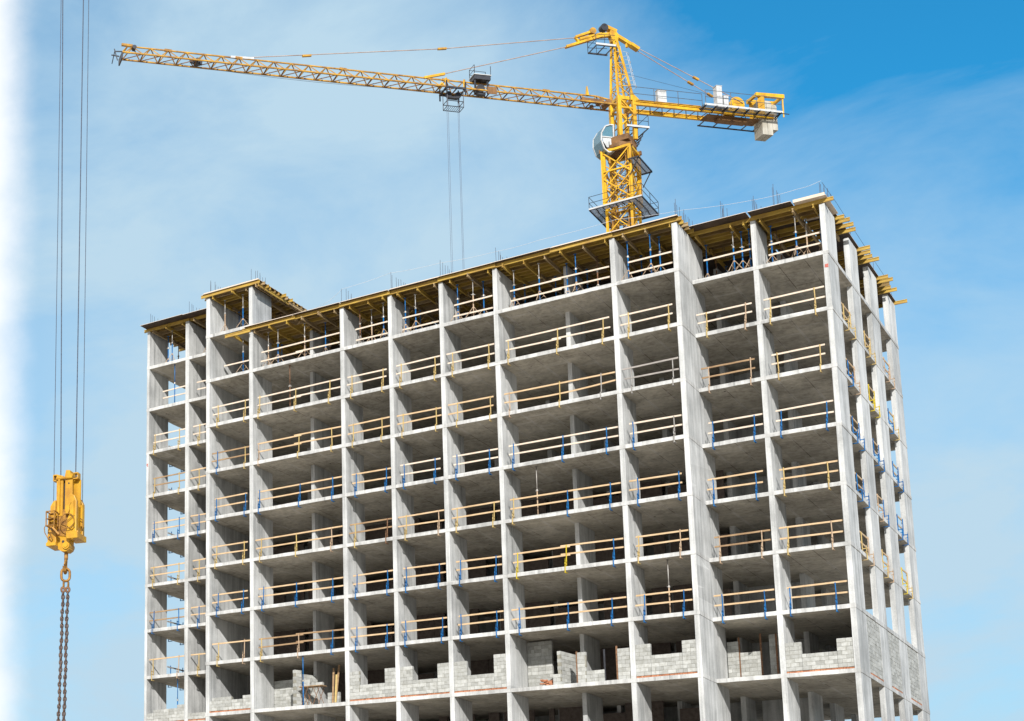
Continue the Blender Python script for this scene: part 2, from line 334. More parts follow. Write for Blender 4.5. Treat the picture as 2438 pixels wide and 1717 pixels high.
WALLS = [  # x0, x1, first row depth, top storey level
    ('A0', -34.635, -34.45, YA, 4.65, -1), ('A1', -31.60, -31.33, YA, 5.2, -1), ('P0', -28.475, -28.22, 0, 4.75, -1), ('P1', -25.375, -25.125, 0, 2.3, -1),
    ('M1', -22.31, -22.10, 2.05, 4.3, 0), ('P2', -19.19, -18.938, 0, 2.25, 0), ('P3', -16.115, -15.865, 0, 2.29, 0), ('P4', -12.99, -12.739, 0, 2.28, 0),
    ('P5', -9.827, -9.577, 0, 2.28, 0), ('M2', -6.59, -6.37, 1.95, 4.3, 0), ('P6', -3.419, -3.169, 0, 2.1, 0), ('P7', -.25, 0, 0, 4.28, 0), ('Q1', 2.965, 3.215, YC, 4.25, 0), ('Q2', 6.188, 6.437, YC, 4.22, 0)]
ROWS = [(7.15, 8.98), (11.6, 13.6), (16.35, 18.3)]
WALLOBJ = {}
for nm, x0, x1, y0, y1, top in WALLS:
    m = MB()
    for L in range(top, 12): wall_seg(m, x0, x1, y0, y1, L, L == top)
    WALLOBJ[nm] = bpart(m, 'shear_wall')
for k, (y0, y1) in enumerate(ROWS):
    for nm, x0, x1, _, _, top in WALLS:
        if nm[0] == 'M' and k: continue
        m = MB()
        for L in range(top, 12): wall_seg(m, x0, x1, y0, y1, L, L == top)
        o = bpart(m, 'shear_wall')
        if nm == 'Q2': WALLOBJ['Q2%d' % k] = o
# added spine wall blocking light from the open back; door gaps per storey
sp = MB()
for L in range(1, 12):
    xs = -31.0
    while xs < 2.6:
        w = R.uniform(2.2, 4.2); x1 = min(xs + w, 2.9); sp.box((xs, 9.05, z(L) + .002), (x1, 9.25, z(L - 1) - T - .003)); xs = x1 + R.choice((0.0, 0.0, 0.0, 0.9))
bpart(sp, 'light_block_wall')
# partitions added dark so the deep lower interiors read as shaded, with doorways
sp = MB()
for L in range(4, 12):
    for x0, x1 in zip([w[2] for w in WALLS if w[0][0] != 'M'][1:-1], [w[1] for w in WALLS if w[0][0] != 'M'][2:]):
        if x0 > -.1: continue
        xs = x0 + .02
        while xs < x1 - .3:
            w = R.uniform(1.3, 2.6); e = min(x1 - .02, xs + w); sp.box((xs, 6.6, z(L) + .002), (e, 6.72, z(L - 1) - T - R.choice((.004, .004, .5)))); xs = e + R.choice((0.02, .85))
bpart(sp, 'shade_partition', 'shade_wall')
for L in (0,):
    sp = MB(); sp.box((-25.0, 9.05, z(L) + .002), (2.9, 9.25, z(L) + TOPW)); bpart(sp, 'light_block_wall')  # same added light block on the formwork floor

# starter bars standing out of the wall heads: sub-parts of the walls
def bars(nm, x, y0, y1, top, n, h=1.15, tall=0.0):
    par = WALLOBJ[nm]
    for i in range(n):
        yy = y0 + (y1 - y0) * i / max(1, n - 1) + R.uniform(-.03, .03); xx = x + R.choice((-.06, .06)); m = MB()
        hh = h + R.uniform(-.06, .06) + tall * R.random(); q = Vector((xx + R.uniform(-.03, .03), yy + R.uniform(-.03, .03), z(top) + TOPW + .2 + hh))
        m.tube((xx, yy, z(top) + TOPW - .3), q, 0.011, 5); o = m.build('starter_bar', 'rebar'); o.parent = par; o.location = -BO
for nm, x, y0, y1, top, n, h in [('A0', -34.55, 2.55, 4.5, -1, 7, 1.15), ('A1', -31.47, 2.55, 4.6, -1, 7, 1.2), ('P0', -28.35, .15, 2.1, -1, 8, 1.1), ('P1', -25.25, .15, 1.9, -1, 7, 1.05),
                             ('P2', -19.07, .15, 2.1, 0, 7, 1.1), ('P3', -15.99, .15, 2.1, 0, 7, 1.25), ('P4', -12.87, .15, 2.1, 0, 7, 1.2), ('P5', -9.7, .15, 2.0, 0, 7, 1.05),
                             ('P7', -.12, .2, 4.1, 0, 12, 1.15), ('Q1', 3.09, 2.35, 4.1, 0, 7, 1.25), ('Q2', 6.31, 2.3, 4.1, 0, 8, 1.05),
                             ('Q20', 6.31, 7.3, 8.8, 0, 3, 1.0), ('Q21', 6.31, 11.8, 13.4, 0, 3, 1.0)]:
    bars(nm, x, y0, y1, top, n, h)
bars('Q1', 3.6, 4.4, 5.6, 0, 5, 2.5); bars('M2', .9, 4.6, 5.8, 0, 5, 2.5)
pm = MB()
for i in range(7):
    a = R.uniform(0, 6.28); cx, cz = 6.31 + R.uniform(-.05, .05), z(1) + 2.12 + R.uniform(-.09, .07); pm.box((cx - .045, YC - .012 - .001 * i, cz - .035), (cx + .045, YC + .02, cz + .035))
o = pm.build('paint_mark', 'red'); o.parent = WALLOBJ['Q2']; o.location = -BO
pm = MB()
for i in range(5):
    cx, cz = -34.55 + R.uniform(-.03, .03), z(2) + 2.05 + R.uniform(-.09, .07); pm.box((cx - .03, YA - .012 - .001 * i, cz - .04), (cx + .03, YA + .02, cz + .04))
o = pm.build('paint_mark', 'red'); o.parent = WALLOBJ['A0']; o.location = -BO

# ------------------------------------------------------------------ bays and guardrails
BAY = {'a1': (-34.45, -31.60, YA, 'first bay from left'), 'a2': (-31.33, -28.47, YA, 'second bay from left'), 'b1': (-28.22, -25.375, 0, 'third bay from left'),
       'b2': (-25.125, -19.19, 0, 'fourth bay from left'), 'b3': (-18.938, -16.115, 0, 'fifth bay from left'), 'b4': (-15.865, -12.99, 0, 'sixth bay from left'),
       'b5': (-12.739, -9.827, 0, 'seventh bay from left'), 'b6': (-9.577, -3.419, 0, 'eighth bay from left'), 'b7': (-3.169, -.25, 0, 'ninth bay from left'),
       'c1': (0, 2.965, YC, 'tenth bay from left'), 'c2': (3.215, 6.188, YC, 'right corner bay')}
FLOOR = {0: 'on the formwork floor', 1: 'first floor below formwork', 2: 'second floor below formwork', 3: 'third floor below formwork', 4: 'fourth floor below formwork', 5: 'fifth floor below formwork', 6: 'sixth floor below formwork', 7: 'lowest full floor'}
COLN = {'blue': 'blue', 'ypaint': 'yellow', 'ybright': 'bright yellow', 'tan': 'splashed tan', 'galv': 'grey', 'rust': 'rusty'}
def post(m, kind):
    """edge clamp post at the origin, slab edge along x: upright behind the edge, clamp in front of it"""
    w = .042
    m.box((-w / 2, .10, .01), (w / 2, .10 + w, 1.14 + R.uniform(-.04, .05)))
    if kind == 'thin': m.box((-.02, -.05, -.30), (.02, -.012, .12)); m.box((-.02, -.05, .08), (.02, .11, .12)); m.box((-.03, -.05, -.33), (.03, .16, -.30)); return
    m.box((-w / 2, -.085, -.30), (w / 2, -.085 + w, .30)); m.box((-w / 2, -.085, .24), (w / 2, .11, .28)); m.box((-w / 2, -.085, .06), (w / 2, .11, .095))
    m.box((-.035, -.085, -.335), (.035, .22, -.30)); m.tube((0, -.064, .30), (0, -.064, .42), .011, 5); m.box((-.03, .085, .015), (.03, .16, .03))
def guardrail(loc, length, posts, plankm, s, where, group, rz=0.0, kind='clamp', rails=2, gap=(0.0, 0.0), splice=None, sag=0.0, hs=(1.10, .60)):
    cols = [p[1] for p in posts]; cn = list(dict.fromkeys(COLN[c] for c in cols)); cw = (' and '.join(cn) if len(cn) < 3 else ', '.join(cn)) if cols else None
    pl = {'plank': 'new timber', 'plank_pale': 'pale timber', 'plank_grey': 'grey timber', 'plank_brown': 'brown timber'}[plankm]
    g = thing('guardrail', loc, ('%s guardrail, %s posts, %s' % (pl, cw, where)) if cw else ('%s guardrail planks without posts, %s' % (pl, where)), 'guardrail', group, rz)
    for i in range(rails):
        h = hs[i] + R.uniform(-.03, .03); sl = R.uniform(-.035, .035); x0 = gap[0] + R.uniform(-.02, .07); x1 = length - gap[1] - R.uniform(.005, .05)
        pieces = [(x0, x1, h, h + sl, .165)] if not splice else [(x0, splice + .25, h, h + sl, .165), (splice - .25, x1 + .0, h + sl + (.075 if splice and R.random() < .6 else .01), h + sl + .03, .19)]
        for (a, b, ha, hb, yy) in pieces:
            m = MB(); n = 5
            for k in range(n):
                t0, t1 = k / n, (k + 1) / n; sg = lambda t: -sag * math.sin(math.pi * t) * (1 if i else 0)
                p = (a + (b - a) * t0, yy, ha + (hb - ha) * t0 + sg(t0)); q = (a + (b - a) * t1, yy, ha + (hb - ha) * t1 + sg(t1))
                vs = [(p[0], yy - .02, p[2] - .042), (p[0], yy + .02, p[2] - .042), (p[0], yy + .02, p[2] + .042), (p[0], yy - .02, p[2] + .042), (q[0], yy - .02, q[2] - .042), (q[0], yy + .02, q[2] - .042), (q[0], yy + .02, q[2] + .042), (q[0], yy - .02, q[2] + .042)]
                fs = [(0, 1, 5, 4), (1, 2, 6, 5), (2, 3, 7, 6), (3, 0, 4, 7)]
                if k == 0: fs.append((3, 2, 1, 0))
                if k == n - 1: fs.append((4, 5, 6, 7))
                m.add(vs, fs)
            m.build('plank', plankm, g)
    for px, c in posts:
        m = MB(); post(m, kind); o = m.build('post', c, g); o.location = (px, 0, 0); o.rotation_euler = (0, R.uniform(-.03, .03), 0)
        if len(set(cols)) > 1: o['label'] = COLN[c] + ' post'
    return g
GG = 'guardrails along the open slab edges'
PC = {  # storey: bay -> posts' colours (left to right), plank
    1: dict(a1='yy', a2='y', b1='yy', b2='yyy', b3='yy', b4='yy', b5='yy', b6='yyy', b7='yy', c1='yt', c2='yy'),
    2: dict(a1='yy', a2='y', b1='by', b2='tyy', b3='yy', b4='yy', b5='yy', b6='tyg', b7='gg', c1='tt', c2='yy'),
    3: dict(a1='bb', a2='b', b1='bb', b2='bbb', b3='bb', b4='bb', b5='bb', b6='bbb', b7='bg', c1='bb', c2='bb'),
    4: dict(a1='yy', a2='y', b1='yy', b2='yyt', b3='yr', b4='yt', b5='yy', b6='ybb', b7='bb', c1='bb', c2='yy'),
    5: dict(a1='bb', a2='b', b1='bb', b2='bbb', b3='bb', b4='bb', b5='bb', b6='YYb', b7='yt', c1='tt', c2='yt'),
    6: dict(a1='yt', a2='y', b1='yt', b2='ytb', b3='bb', b4='bb', b5='bb', b6='bbb', b7='bb', c1='bb', c2='bb')}
CM = {'y': 'ypaint', 'b': 'blue', 't': 'tan', 'g': 'galv', 'Y': 'ybright', 'r': 'rust'}
for s, row in PC.items():
    for bay, cc in row.items():
        x0, x1, yf, where = BAY[bay]; ln = x1 - x0; n = len(cc)
        if n == 1: px = [.75]
        elif n == 2: px = [.50 + R.uniform(-.12, .1), ln - .45 + R.uniform(-.12, .1)]
        else: px = [.45 + R.uniform(-.1, .15), ln * .5 + R.uniform(-.2, .3), ln - .6 + R.uniform(-.25, .2)]
        if bay[0] == 'a' and n == 2: px = [.42, 2.35]
        pk = 'plank_pale' if s == 1 or (s == 3 and bay > 'b3') else 'plank'
        if (s, bay) == (2, 'b7'): pk = 'plank_grey'
        if (s, bay) in ((2, 'c1'), (2, 'b1'), (2, 'a1')): pk = 'plank_brown'
        if s == 2 and bay == 'c2': pk = 'plank_pale'
        if (s, bay) in ((4, 'b3'), (5, 'c1'), (6, 'b2'), (5, 'a1')): pk = 'plank_brown'
        guardrail((x0, yf, z(s)), ln, [(px[i], CM[c]) for i, c in enumerate(cc)], pk, s, '%s, %s' % (where, FLOOR[s] if len(set(cc)) < 3 else FLOOR[s].replace(' below formwork', ' down')), GG, kind='thin' if s == 2 else 'clamp',
                  gap=(.03 + R.uniform(.0, .06) if R.random() < .6 else .25, .03 if R.random() < .7 else .22), splice=(ln * .5 if n == 3 and R.random() < .7 else None), sag=.12 if (s, bay) == (2, 'b6') else 0,
                  rails=1 if (s == 6 and bay in ('a1', 'a2', 'b1')) else 2)
for bay, gp, hs in [('a1', (.9, .0), (1.05, .62)), ('a2', (.45, .0), (1.12, .62)), ('b1', (.9, .0), (.75, .5)), ('b2', (.45, .1), (1.0, .45)), ('b3', (.6, .0), (1.0, .35)), ('b4', (.5, .0), (1.0, .3)),
                ('b5', (.5, .0), (1.0, .35)), ('b6', (.6, .1), (1.0, .42)), ('b7', (.6, .05), (1.0, .4)), ('c1', (.55, .0), (1.05, .5)), ('c2', (.45, .05), (1.05, .5))]:
    x0, x1, yf, where = BAY[bay]
    guardrail((x0, yf + .08, z(0)), x1 - x0, [], 'plank_pale', 0, '%s, %s' % (where, FLOOR[0]), GG, gap=gp, rails=1 if bay in ('b1', 'c1') else 2, splice=(x1 - x0) * .52 if bay in ('b2', 'b6') else None, hs=hs)
# right flank: three openings between the flank walls
OPN = [(4.25, 7.1, 'near right flank opening'), (9.0, 11.55, 'middle right flank opening'), (13.62, 16.3, 'far right flank opening')]
FC = {1: ('yy', 'yy', 'tt'), 2: ('bt', 'YY', 'by'), 3: ('bb', 'bb', 'bb'), 4: ('bb', 'tb', 'bb'), 5: ('yt', 'yt', 'Yy'), 0: ('tt', 'tt', 'tt')}
for s in (1, 2, 3, 4, 5):
    for k, (y0, y1, where) in enumerate(OPN):
        c = FC[s][k]; ln = y1 - y0
        guardrail((6.437, y0, z(s)), ln, [(ln * .35, CM[c[0]]), (ln * .86, CM[c[1]])], 'plank', s, '%s, %s' % (where, FLOOR[s]), 'guardrails on the right flank', rz=math.pi / 2, gap=(.02, .02))
for s in range(1, 7):
    ln = 2.4
    guardrail((-34.62, 7.1, z(s)), ln, [(.5, 'blue'), (1.9, 'blue')], 'plank_grey', s, 'left end opening, %s' % FLOOR[s], 'guardrails on the left end', rz=-math.pi / 2, gap=(.0, .0), rails=1, hs=(.95, .5))

# ------------------------------------------------------------------ block walls on the lowest full floor
def blockwall(name, loc, cells, label, brick=True, rz=0.0, group='block walls being built', thick=.19, bl=.39, hh=.19, ragged=False):
    """cells: list of (x0, x1, height) columns of masonry, courses laid in running bond; low orange brick course underneath"""
    t = thing(name, loc, label, 'block wall', group, rz); z0 = .10 if brick else 0.0
    m = MB(); mo = MB(); br = MB()
    for (a, b, h) in cells:
        nc = max(1, round((h - z0) / .2)); mo.box((a + .012, .012, z0 + .001), (b - .012, thick - .012, z0 + nc * .2 - .012))
        for k in range(nc):
            x = a - (bl / 2 if (k % 2) else 0)
            while x < b - .02:
                w = bl if R.random() < .9 else bl * .5
                xa, xb = max(a, x) + .006, min(b, x + w) - .006
                if xb - xa > .05:
                    d = R.uniform(-.006, .008); sh = R.uniform(-.004, .004)
                    if ragged and k % 2 and x < a + .1: xa += .12
                    m.box((xa, -d, z0 + k * .2 + .006 + sh), (xb, thick, z0 + (k + 1) * .2 - .006 + sh))
                x += w
    m.build('blockwork', 'block', t); mo.build('mortar_bed', 'mortar', t)
    if brick:
        a, b = cells[0][0], cells[-1][1]; x = a
        while x < b - .05:
            w = R.choice((.12, .12, .25)); w = min(w, b - x); br.box((x + .005, -.006 + R.uniform(-.02, .014), .004), (x + w - .008, thick - .01, .088 + R.uniform(-.012, .006))); x += w
        br.build('brick_course', 'brick', t)
    return t
z7 = z(7)
def U(bay, wl_, hl, sill, wr, hr, lab):
    x0, x1, yf, where = BAY[bay]; ln = x1 - x0 - .01
    return blockwall('block_wall', (x0 + .005, yf + .03, z7), [(0, wl_, hl), (wl_, ln - wr, sill), (ln - wr, ln, hr)], lab + ', ' + where)
U('b3', .62, 1.7, .9, .66, 1.7, 'grey block wall around a window opening on orange bricks')
U('b4', .74, 1.7, .9, .68, 1.7, 'grey block wall around a window opening on orange bricks')
U('b5', .74, 1.7, .9, .67, 1.9, 'grey block wall around a window opening on orange bricks')
U('b7', .74, 1.7, 1.1, .66, 1.7, 'grey block wall around a window opening on orange bricks')
U('c2', .72, 1.5, .9, .70, 1.5, 'grey block wall around a window opening on orange bricks')
x0, x1, yf, wh = BAY['b1']; blockwall('block_wall', (x0 + .005, .03, z7), [(0, .15, .7), (.15, 1.55, .9), (1.55, 2.3, .7), (2.3, x1 - x0 - .01, .9)], 'low block parapet with loose blocks on top, third bay from left')
x0, x1, yf, wh = BAY['a1']; blockwall('block_wall', (x0 + .005, yf + .03, z7), [(0, .5, .7), (.5, 1.7, .9), (1.7, 2.3, .9), (2.3, x1 - x0 - .01, 1.1)], 'low block parapet stepping up to the right, leftmost bay')
x0, x1, yf, wh = BAY['a2']; blockwall('block_wall', (x0 + .005, yf + .03, z7), [(0, x1 - x0 - .01, .5)], 'lowest block parapet just started, second bay from left')
x0 = BAY['b2'][0]
blockwall('block_wall', (x0 + .005, 2.32, z7), [(0, 1.35, 2.1)], 'pale square block pier set back beside the wall, wide fourth bay', False)
blockwall('block_wall', (-22.6, .35, z7), [(0, .5, 2.3), (.5, 1.7, 2.1)], 'tall narrow block wall end with toothed edge, wide fourth bay', False, rz=math.radians(68), ragged=True)
blockwall('block_wall', (-20.9, 1.1, z7), [(0, .75, .8)], 'stack of loose grey blocks near the ladder, wide fourth bay', False)
x0 = BAY['b6'][0]
blockwall('block_wall', (x0 + .005, 2.31, z7), [(0, 1.35, 2.86)], 'full height block pier in half shade, wide eighth bay', False)
blockwall('block_wall', (-7.45, .25, z7), [(0, .4, .7)], 'short stub of blocks left of the toothed wall, wide eighth bay', False)
blockwall('block_wall', (-7.02, .25, z7), [(0, 1.9, 1.9)], 'toothed block wall running inwards, wide eighth bay', False, rz=math.radians(80), ragged=True)
blockwall('block_wall', (-6.1, .08, z7), [(0, .45, 1.6), (.45, 1.35, .7)], 'block pier with a low block step on its right, wide eighth bay', False)
blockwall('block_wall', (-4.06, .06, z7), [(0, .63, 1.7)], 'narrow block pier against the right pillar, wide eighth bay', False)
blockwall('block_wall', (.01, 4.3, z7), [(0, .55, 2.3)], 'narrow block pier set back on the left, tenth bay', False)
blockwall('block_wall', (.62, 4.3, z7), [(0, .95, 1.5)], 'low block sill between two steel posts, tenth bay', False)
blockwall('block_wall', (2.0, 4.3, z7), [(0, .93, 2.4)], 'block pier set back on the right, tenth bay', False)
for k, (y0, y1, where) in enumerate(OPN):
    blockwall('block_wall', (6.425, y0 - .02, z7), [(0, y1 - y0 + .04, 2.88)], 'block infill closing the %s' % where, True, rz=math.pi / 2, group='block infill of the right flank')
for (x, y, h, lab) in [(-6.13, .14, 1.65, 'dark steel post beside the toothed block wall'), (-4.75, .2, 1.65, 'steel post standing free right of the low blocks'), (-4.1, .12, 1.75, 'steel post at the right block pier, wide eighth bay'),
                       (.58, 4.36, 2.4, 'dark steel post left of the low sill, tenth bay'), (1.6, 4.36, 2.5, 'steel post right of the low sill, tenth bay'), (2.35, 4.27, 2.4, 'dark steel post in front of the block pier, tenth bay')]:
    m = MB(); m.box((x - .045, y - .035, z7 + .002), (x - .01, y + .035, z7 + h)); m.box((x - .01, y - .035, z7 + .002), (x + .045, y - .025, z7 + h)); m.box((x - .06, y - .05, z7), (x + .06, y + .05, z7 + .012))
    tag(m.build('steel_post', 'rust' if R.random() < .6 else 'dark', origin=(x, y, z7)), lab, 'post', 'steel posts between the block walls')
# brick pile, trestle, ladder-like boards
bp = MB()
for k in range(34):
    xx, yy, zz = -7.85 + R.uniform(-.25, .25), .55 + R.uniform(-.2, .3), z7 + .035 + .065 * (k // 6); a = R.uniform(0, 1.5); d = Vector((math.cos(a), math.sin(a), 0)) * .12
    bp.bar(Vector((xx, yy, zz)) - d, Vector((xx, yy, zz)) + d, .12, .065)
tag(bp.build('brick_pile', 'brick', origin=(-7.85, .55, z7)), 'heap of loose orange bricks in the wide eighth bay', 'bricks')
tr = thing('trestle', (-21.55, .55, z7), 'mason\'s trestle with a board carrying blocks, wide fourth bay', 'trestle')
m = MB(); m.box((-.75, -.3, 1.12), (.75, .3, 1.16)); m.build('board', 'plank_brown', tr)
m = MB()
for sx in (-.6, .6):
    for sy in (-.28, .28): m.tube((sx * .25, sy, .01), (sx, sy, 1.12), .02, 5); m.tube((sx, sy, .01), (sx * .25, sy, 1.12), .016, 5)
m.build('frame', 'rust', tr)
for i, (bx, by, h) in enumerate([(-.35, 0, .22), (-.33, .02, .42), (.45, .05, .2)]):
    m = MB(); m.box((-.2, -.1, 0), (.2, .1, .19)); tag(m.build('concrete_block', 'block', origin=None), ['grey block lying on the trestle board', 'grey block stacked atop another on the trestle', 'grey block alone at the trestle\'s right end'][i], 'block', 'blocks on the trestle').location = (-21.55 + bx, .55 + by, z7 + 1.165 + h - .22 + (0 if i < 2 else .02))
for i, (xa, xb, y0, y1, h, c) in enumerate([(-20.25, -20.75, .5, 1.6, 2.3, 'plank_brown'), (-20.05, -20.5, .45, 1.8, 2.5, 'plank_brown'), (-19.95, -20.12, .25, .75, 1.75, 'ypaint')]):
    m = MB(); m.bar((xa, y0, z7 + .05), (xb, y1, z7 + h), .11, .04, up=(0, 1, 0)); tag(m.build('leaning_board', c, origin=(xa, y0, z7)), ['brown board leaning steeply inside the wide fourth bay', 'longer brown board leaning behind the yellow one', 'yellow board leaning nearest the slab edge, wide fourth bay'][i], 'board', 'boards leaning in the fourth bay')

# ------------------------------------------------------------------ telescopic props
def prop_proto(kind, h, tripod=True):
    lo, hi = {'blue': ('blue', 'blue'), 'pale': ('tan', 'galv'), 'mix': ('blue', 'galv'), 'rust': ('rust', 'rust')}[kind]
    t = bpy.data.objects.new('telescopic_prop', None); COL.objects.link(t); t.empty_display_size = .2
    m = MB(); m.tube((0, 0, .01), (0, 0, 1.45), .036, 8); m.box((-.06, -.06, 0), (.06, .06, .012)); m.build('outer_tube', lo, t, True)
    m = MB(); m.tube((0, 0, 1.4), (0, 0, h - .012), .026, 8); m.box((-.07, -.07, h - .012), (.07, .07, h)); m.build('inner_tube', hi, t, True)
    m = MB(); m.tube((0, 0, 1.40), (0, 0, 1.50), .052, 8); m.tube((-.11, 0, 1.44), (.11, 0, 1.44), .012, 5); m.tube((0, -.02, 1.52), (.0, .09, 1.6), .01, 5); m.build('collar', 'galv', t)
    if tripod:
        m = MB()
        for a in (.4, 2.5, 4.6): m.tube((.04 * math.cos(a), .04 * math.sin(a), .68), (.5 * math.cos(a), .5 * math.sin(a), .015), .016, 5); m.tube((.22 * math.cos(a), .22 * math.sin(a), .43), (.03 * math.cos(a), .03 * math.sin(a), .25), .01, 5)
        m.tube((0, 0, .63), (0, 0, .7), .055, 8); m.build('tripod', 'galv' if R.random() < .5 else 'tan', t)
    return t
used = {}
def prop(kind, h, x, y, zz, label, tripod=True, group='props under the roof formwork'):
    k = (kind, round(h, 2), tripod)
    o = used[k] if k in used and used[k].get('label') else None
    if o is None: o = prop_proto(kind, h, tripod); used[k] = o
    else: o = copy_tree(o)
    o.location = (x, y, zz); o.rotation_euler = (0, 0, R.uniform(0, 6.28)); return tag(o, label, 'prop', group)
PH = 2.30
KN = {'blue': 'blue', 'pale': 'pale splashed', 'mix': 'blue and grey', 'rust': 'rusty'}
FR = {  # bay: front-row props (distance from the left wall, set back, kind)
    'a1': [(.75, 1.1, 'blue'), (1.5, .45, 'mix')], 'a2': [(1.0, .6, 'pale')], 'b1': [(.75, .6, 'pale'), (2.15, .45, 'mix')],
    'b2': [(.85, .45, 'pale'), (1.55, .4, 'mix'), (3.35, .45, 'pale'), (4.4, 1.1, 'blue')], 'b3': [(.75, .6, 'rust'), (1.35, .9, 'pale'), (2.35, .4, 'mix')],
    'b4': [(.6, .5, 'blue'), (1.3, .35, 'mix')], 'b5': [(.65, .5, 'blue'), (1.6, .4, 'pale'), (2.0, .9, 'blue')], 'b6': [(.75, .5, 'mix'), (2.2, .4, 'mix'), (4.2, .4, 'blue'), (3.4, 1.3, 'blue'), (5.0, 1.4, 'rust')],
    'b7': [(.5, .5, 'blue'), (1.7, .35, 'blue'), (2.0, .9, 'blue')], 'c1': [(.45, 1.2, 'blue'), (2.0, .35, 'mix'), (2.35, .6, 'blue'), (2.75, .5, 'blue')], 'c2': [(.5, .8, 'blue'), (1.75, .35, 'mix'), (2.1, 1.0, 'pale'), (2.8, .9, 'blue')]}
ORD = ['first', 'second', 'third', 'fourth', 'fifth']
for bay, lst in FR.items():
    x0, x1, yf, where = BAY[bay]; L = -1 if bay in ('a1', 'a2', 'b1') else 0
    for i, (dx, dy, kd) in enumerate(sorted(lst)):
        prop(kd, PH, x0 + dx, yf + dy, z(L) + .002, '%s prop, %s from left in the front row, %s' % (KN[kd], ORD[i], where))
    nb = 2 if x1 - x0 < 4 else 4
    for r, yy in enumerate((2.7, 4.6)):
        for i in range(nb):
            kd = R.choice(('blue', 'blue', 'rust', 'mix')); xx = x0 + .5 + (x1 - x0 - .9) * i / (nb - 1)
            prop(kd, PH, xx, yf + yy, z(L) + .002, '%s prop, %s from left in the %s row, %s' % (KN[kd], ORD[i], ('middle', 'back')[r], where), tripod=(r == 0))
prop('mix', 2.30, -26.05, .42, z(0) + .002, 'blue prop under the overhanging beam beside the fourth bay')
for (x, y, s, h, kd, lab) in [(-32.6, YA + .25, 0, 2.74, 'blue', 'blue prop alone in the leftmost bay, upper floor'), (-22.75, .35, 1, 2.75, 'rust', 'thin prop behind the rail, wide fourth bay, first floor below'), (-25.6, .6, 1, 2.75, 'rust', 'rusty prop at the right edge of the third bay'),
                            (-7.95, .4, 4, 2.8, 'pale', 'pale rusty prop in the wide eighth bay, fourth floor below'), (-1.5, .45, 6, 2.85, 'pale', 'pale prop in the ninth bay, sixth floor below'), (-21.93, .12, 7, 2.92, 'blue', 'blue prop in front of the toothed blocks, fourth bay'),
                            (-32.35, YA + .4, 7, 2.92, 'blue', 'dark blue prop in the leftmost bay, lowest full floor')]:
    prop(kd, h, x, y, z(s) + .002, lab, False, 'single props left on the floors')

# ------------------------------------------------------------------ roof formwork
JZ, PZ, DZ = 2.50, 2.30, 2.70
SEG = [('b2', -25.7, -22.1, 'fourth bay, left half'), ('b2', -22.35, -18.95, 'fourth bay, right half'), ('b3', -19.2, -15.85, 'fifth bay'), ('b4', -16.1, -12.7, 'sixth bay'), ('b5', -13.0, -9.55, 'seventh bay'),
       ('b6', -9.85, -6.35, 'eighth bay, left half'), ('b6', -6.65, -3.1, 'eighth bay, right half'), ('b7', -3.4, .22, 'ninth bay'), ('c1', .06, 3.25, 'tenth bay'), ('c2', 2.95, 6.3, 'corner bay'),
       ('a1', -34.85, -31.3, 'leftmost bay'), ('a2', -31.6, -28.58, 'second bay'), ('b1', -28.75, -24.45, 'third bay')]
NTH = ['front', 'second', 'third', 'fourth', 'fifth', 'sixth', 'seventh', 'eighth', 'ninth', 'tenth', 'eleventh', 'twelfth', 'thirteenth', 'fourteenth', 'fifteenth', 'sixteenth', 'seventeenth', 'eighteenth', 'nineteenth', 'twentieth', 'twenty-first', 'twenty-second', 'twenty-third', 'twenty-fourth', 'twenty-fifth', 'twenty-sixth']
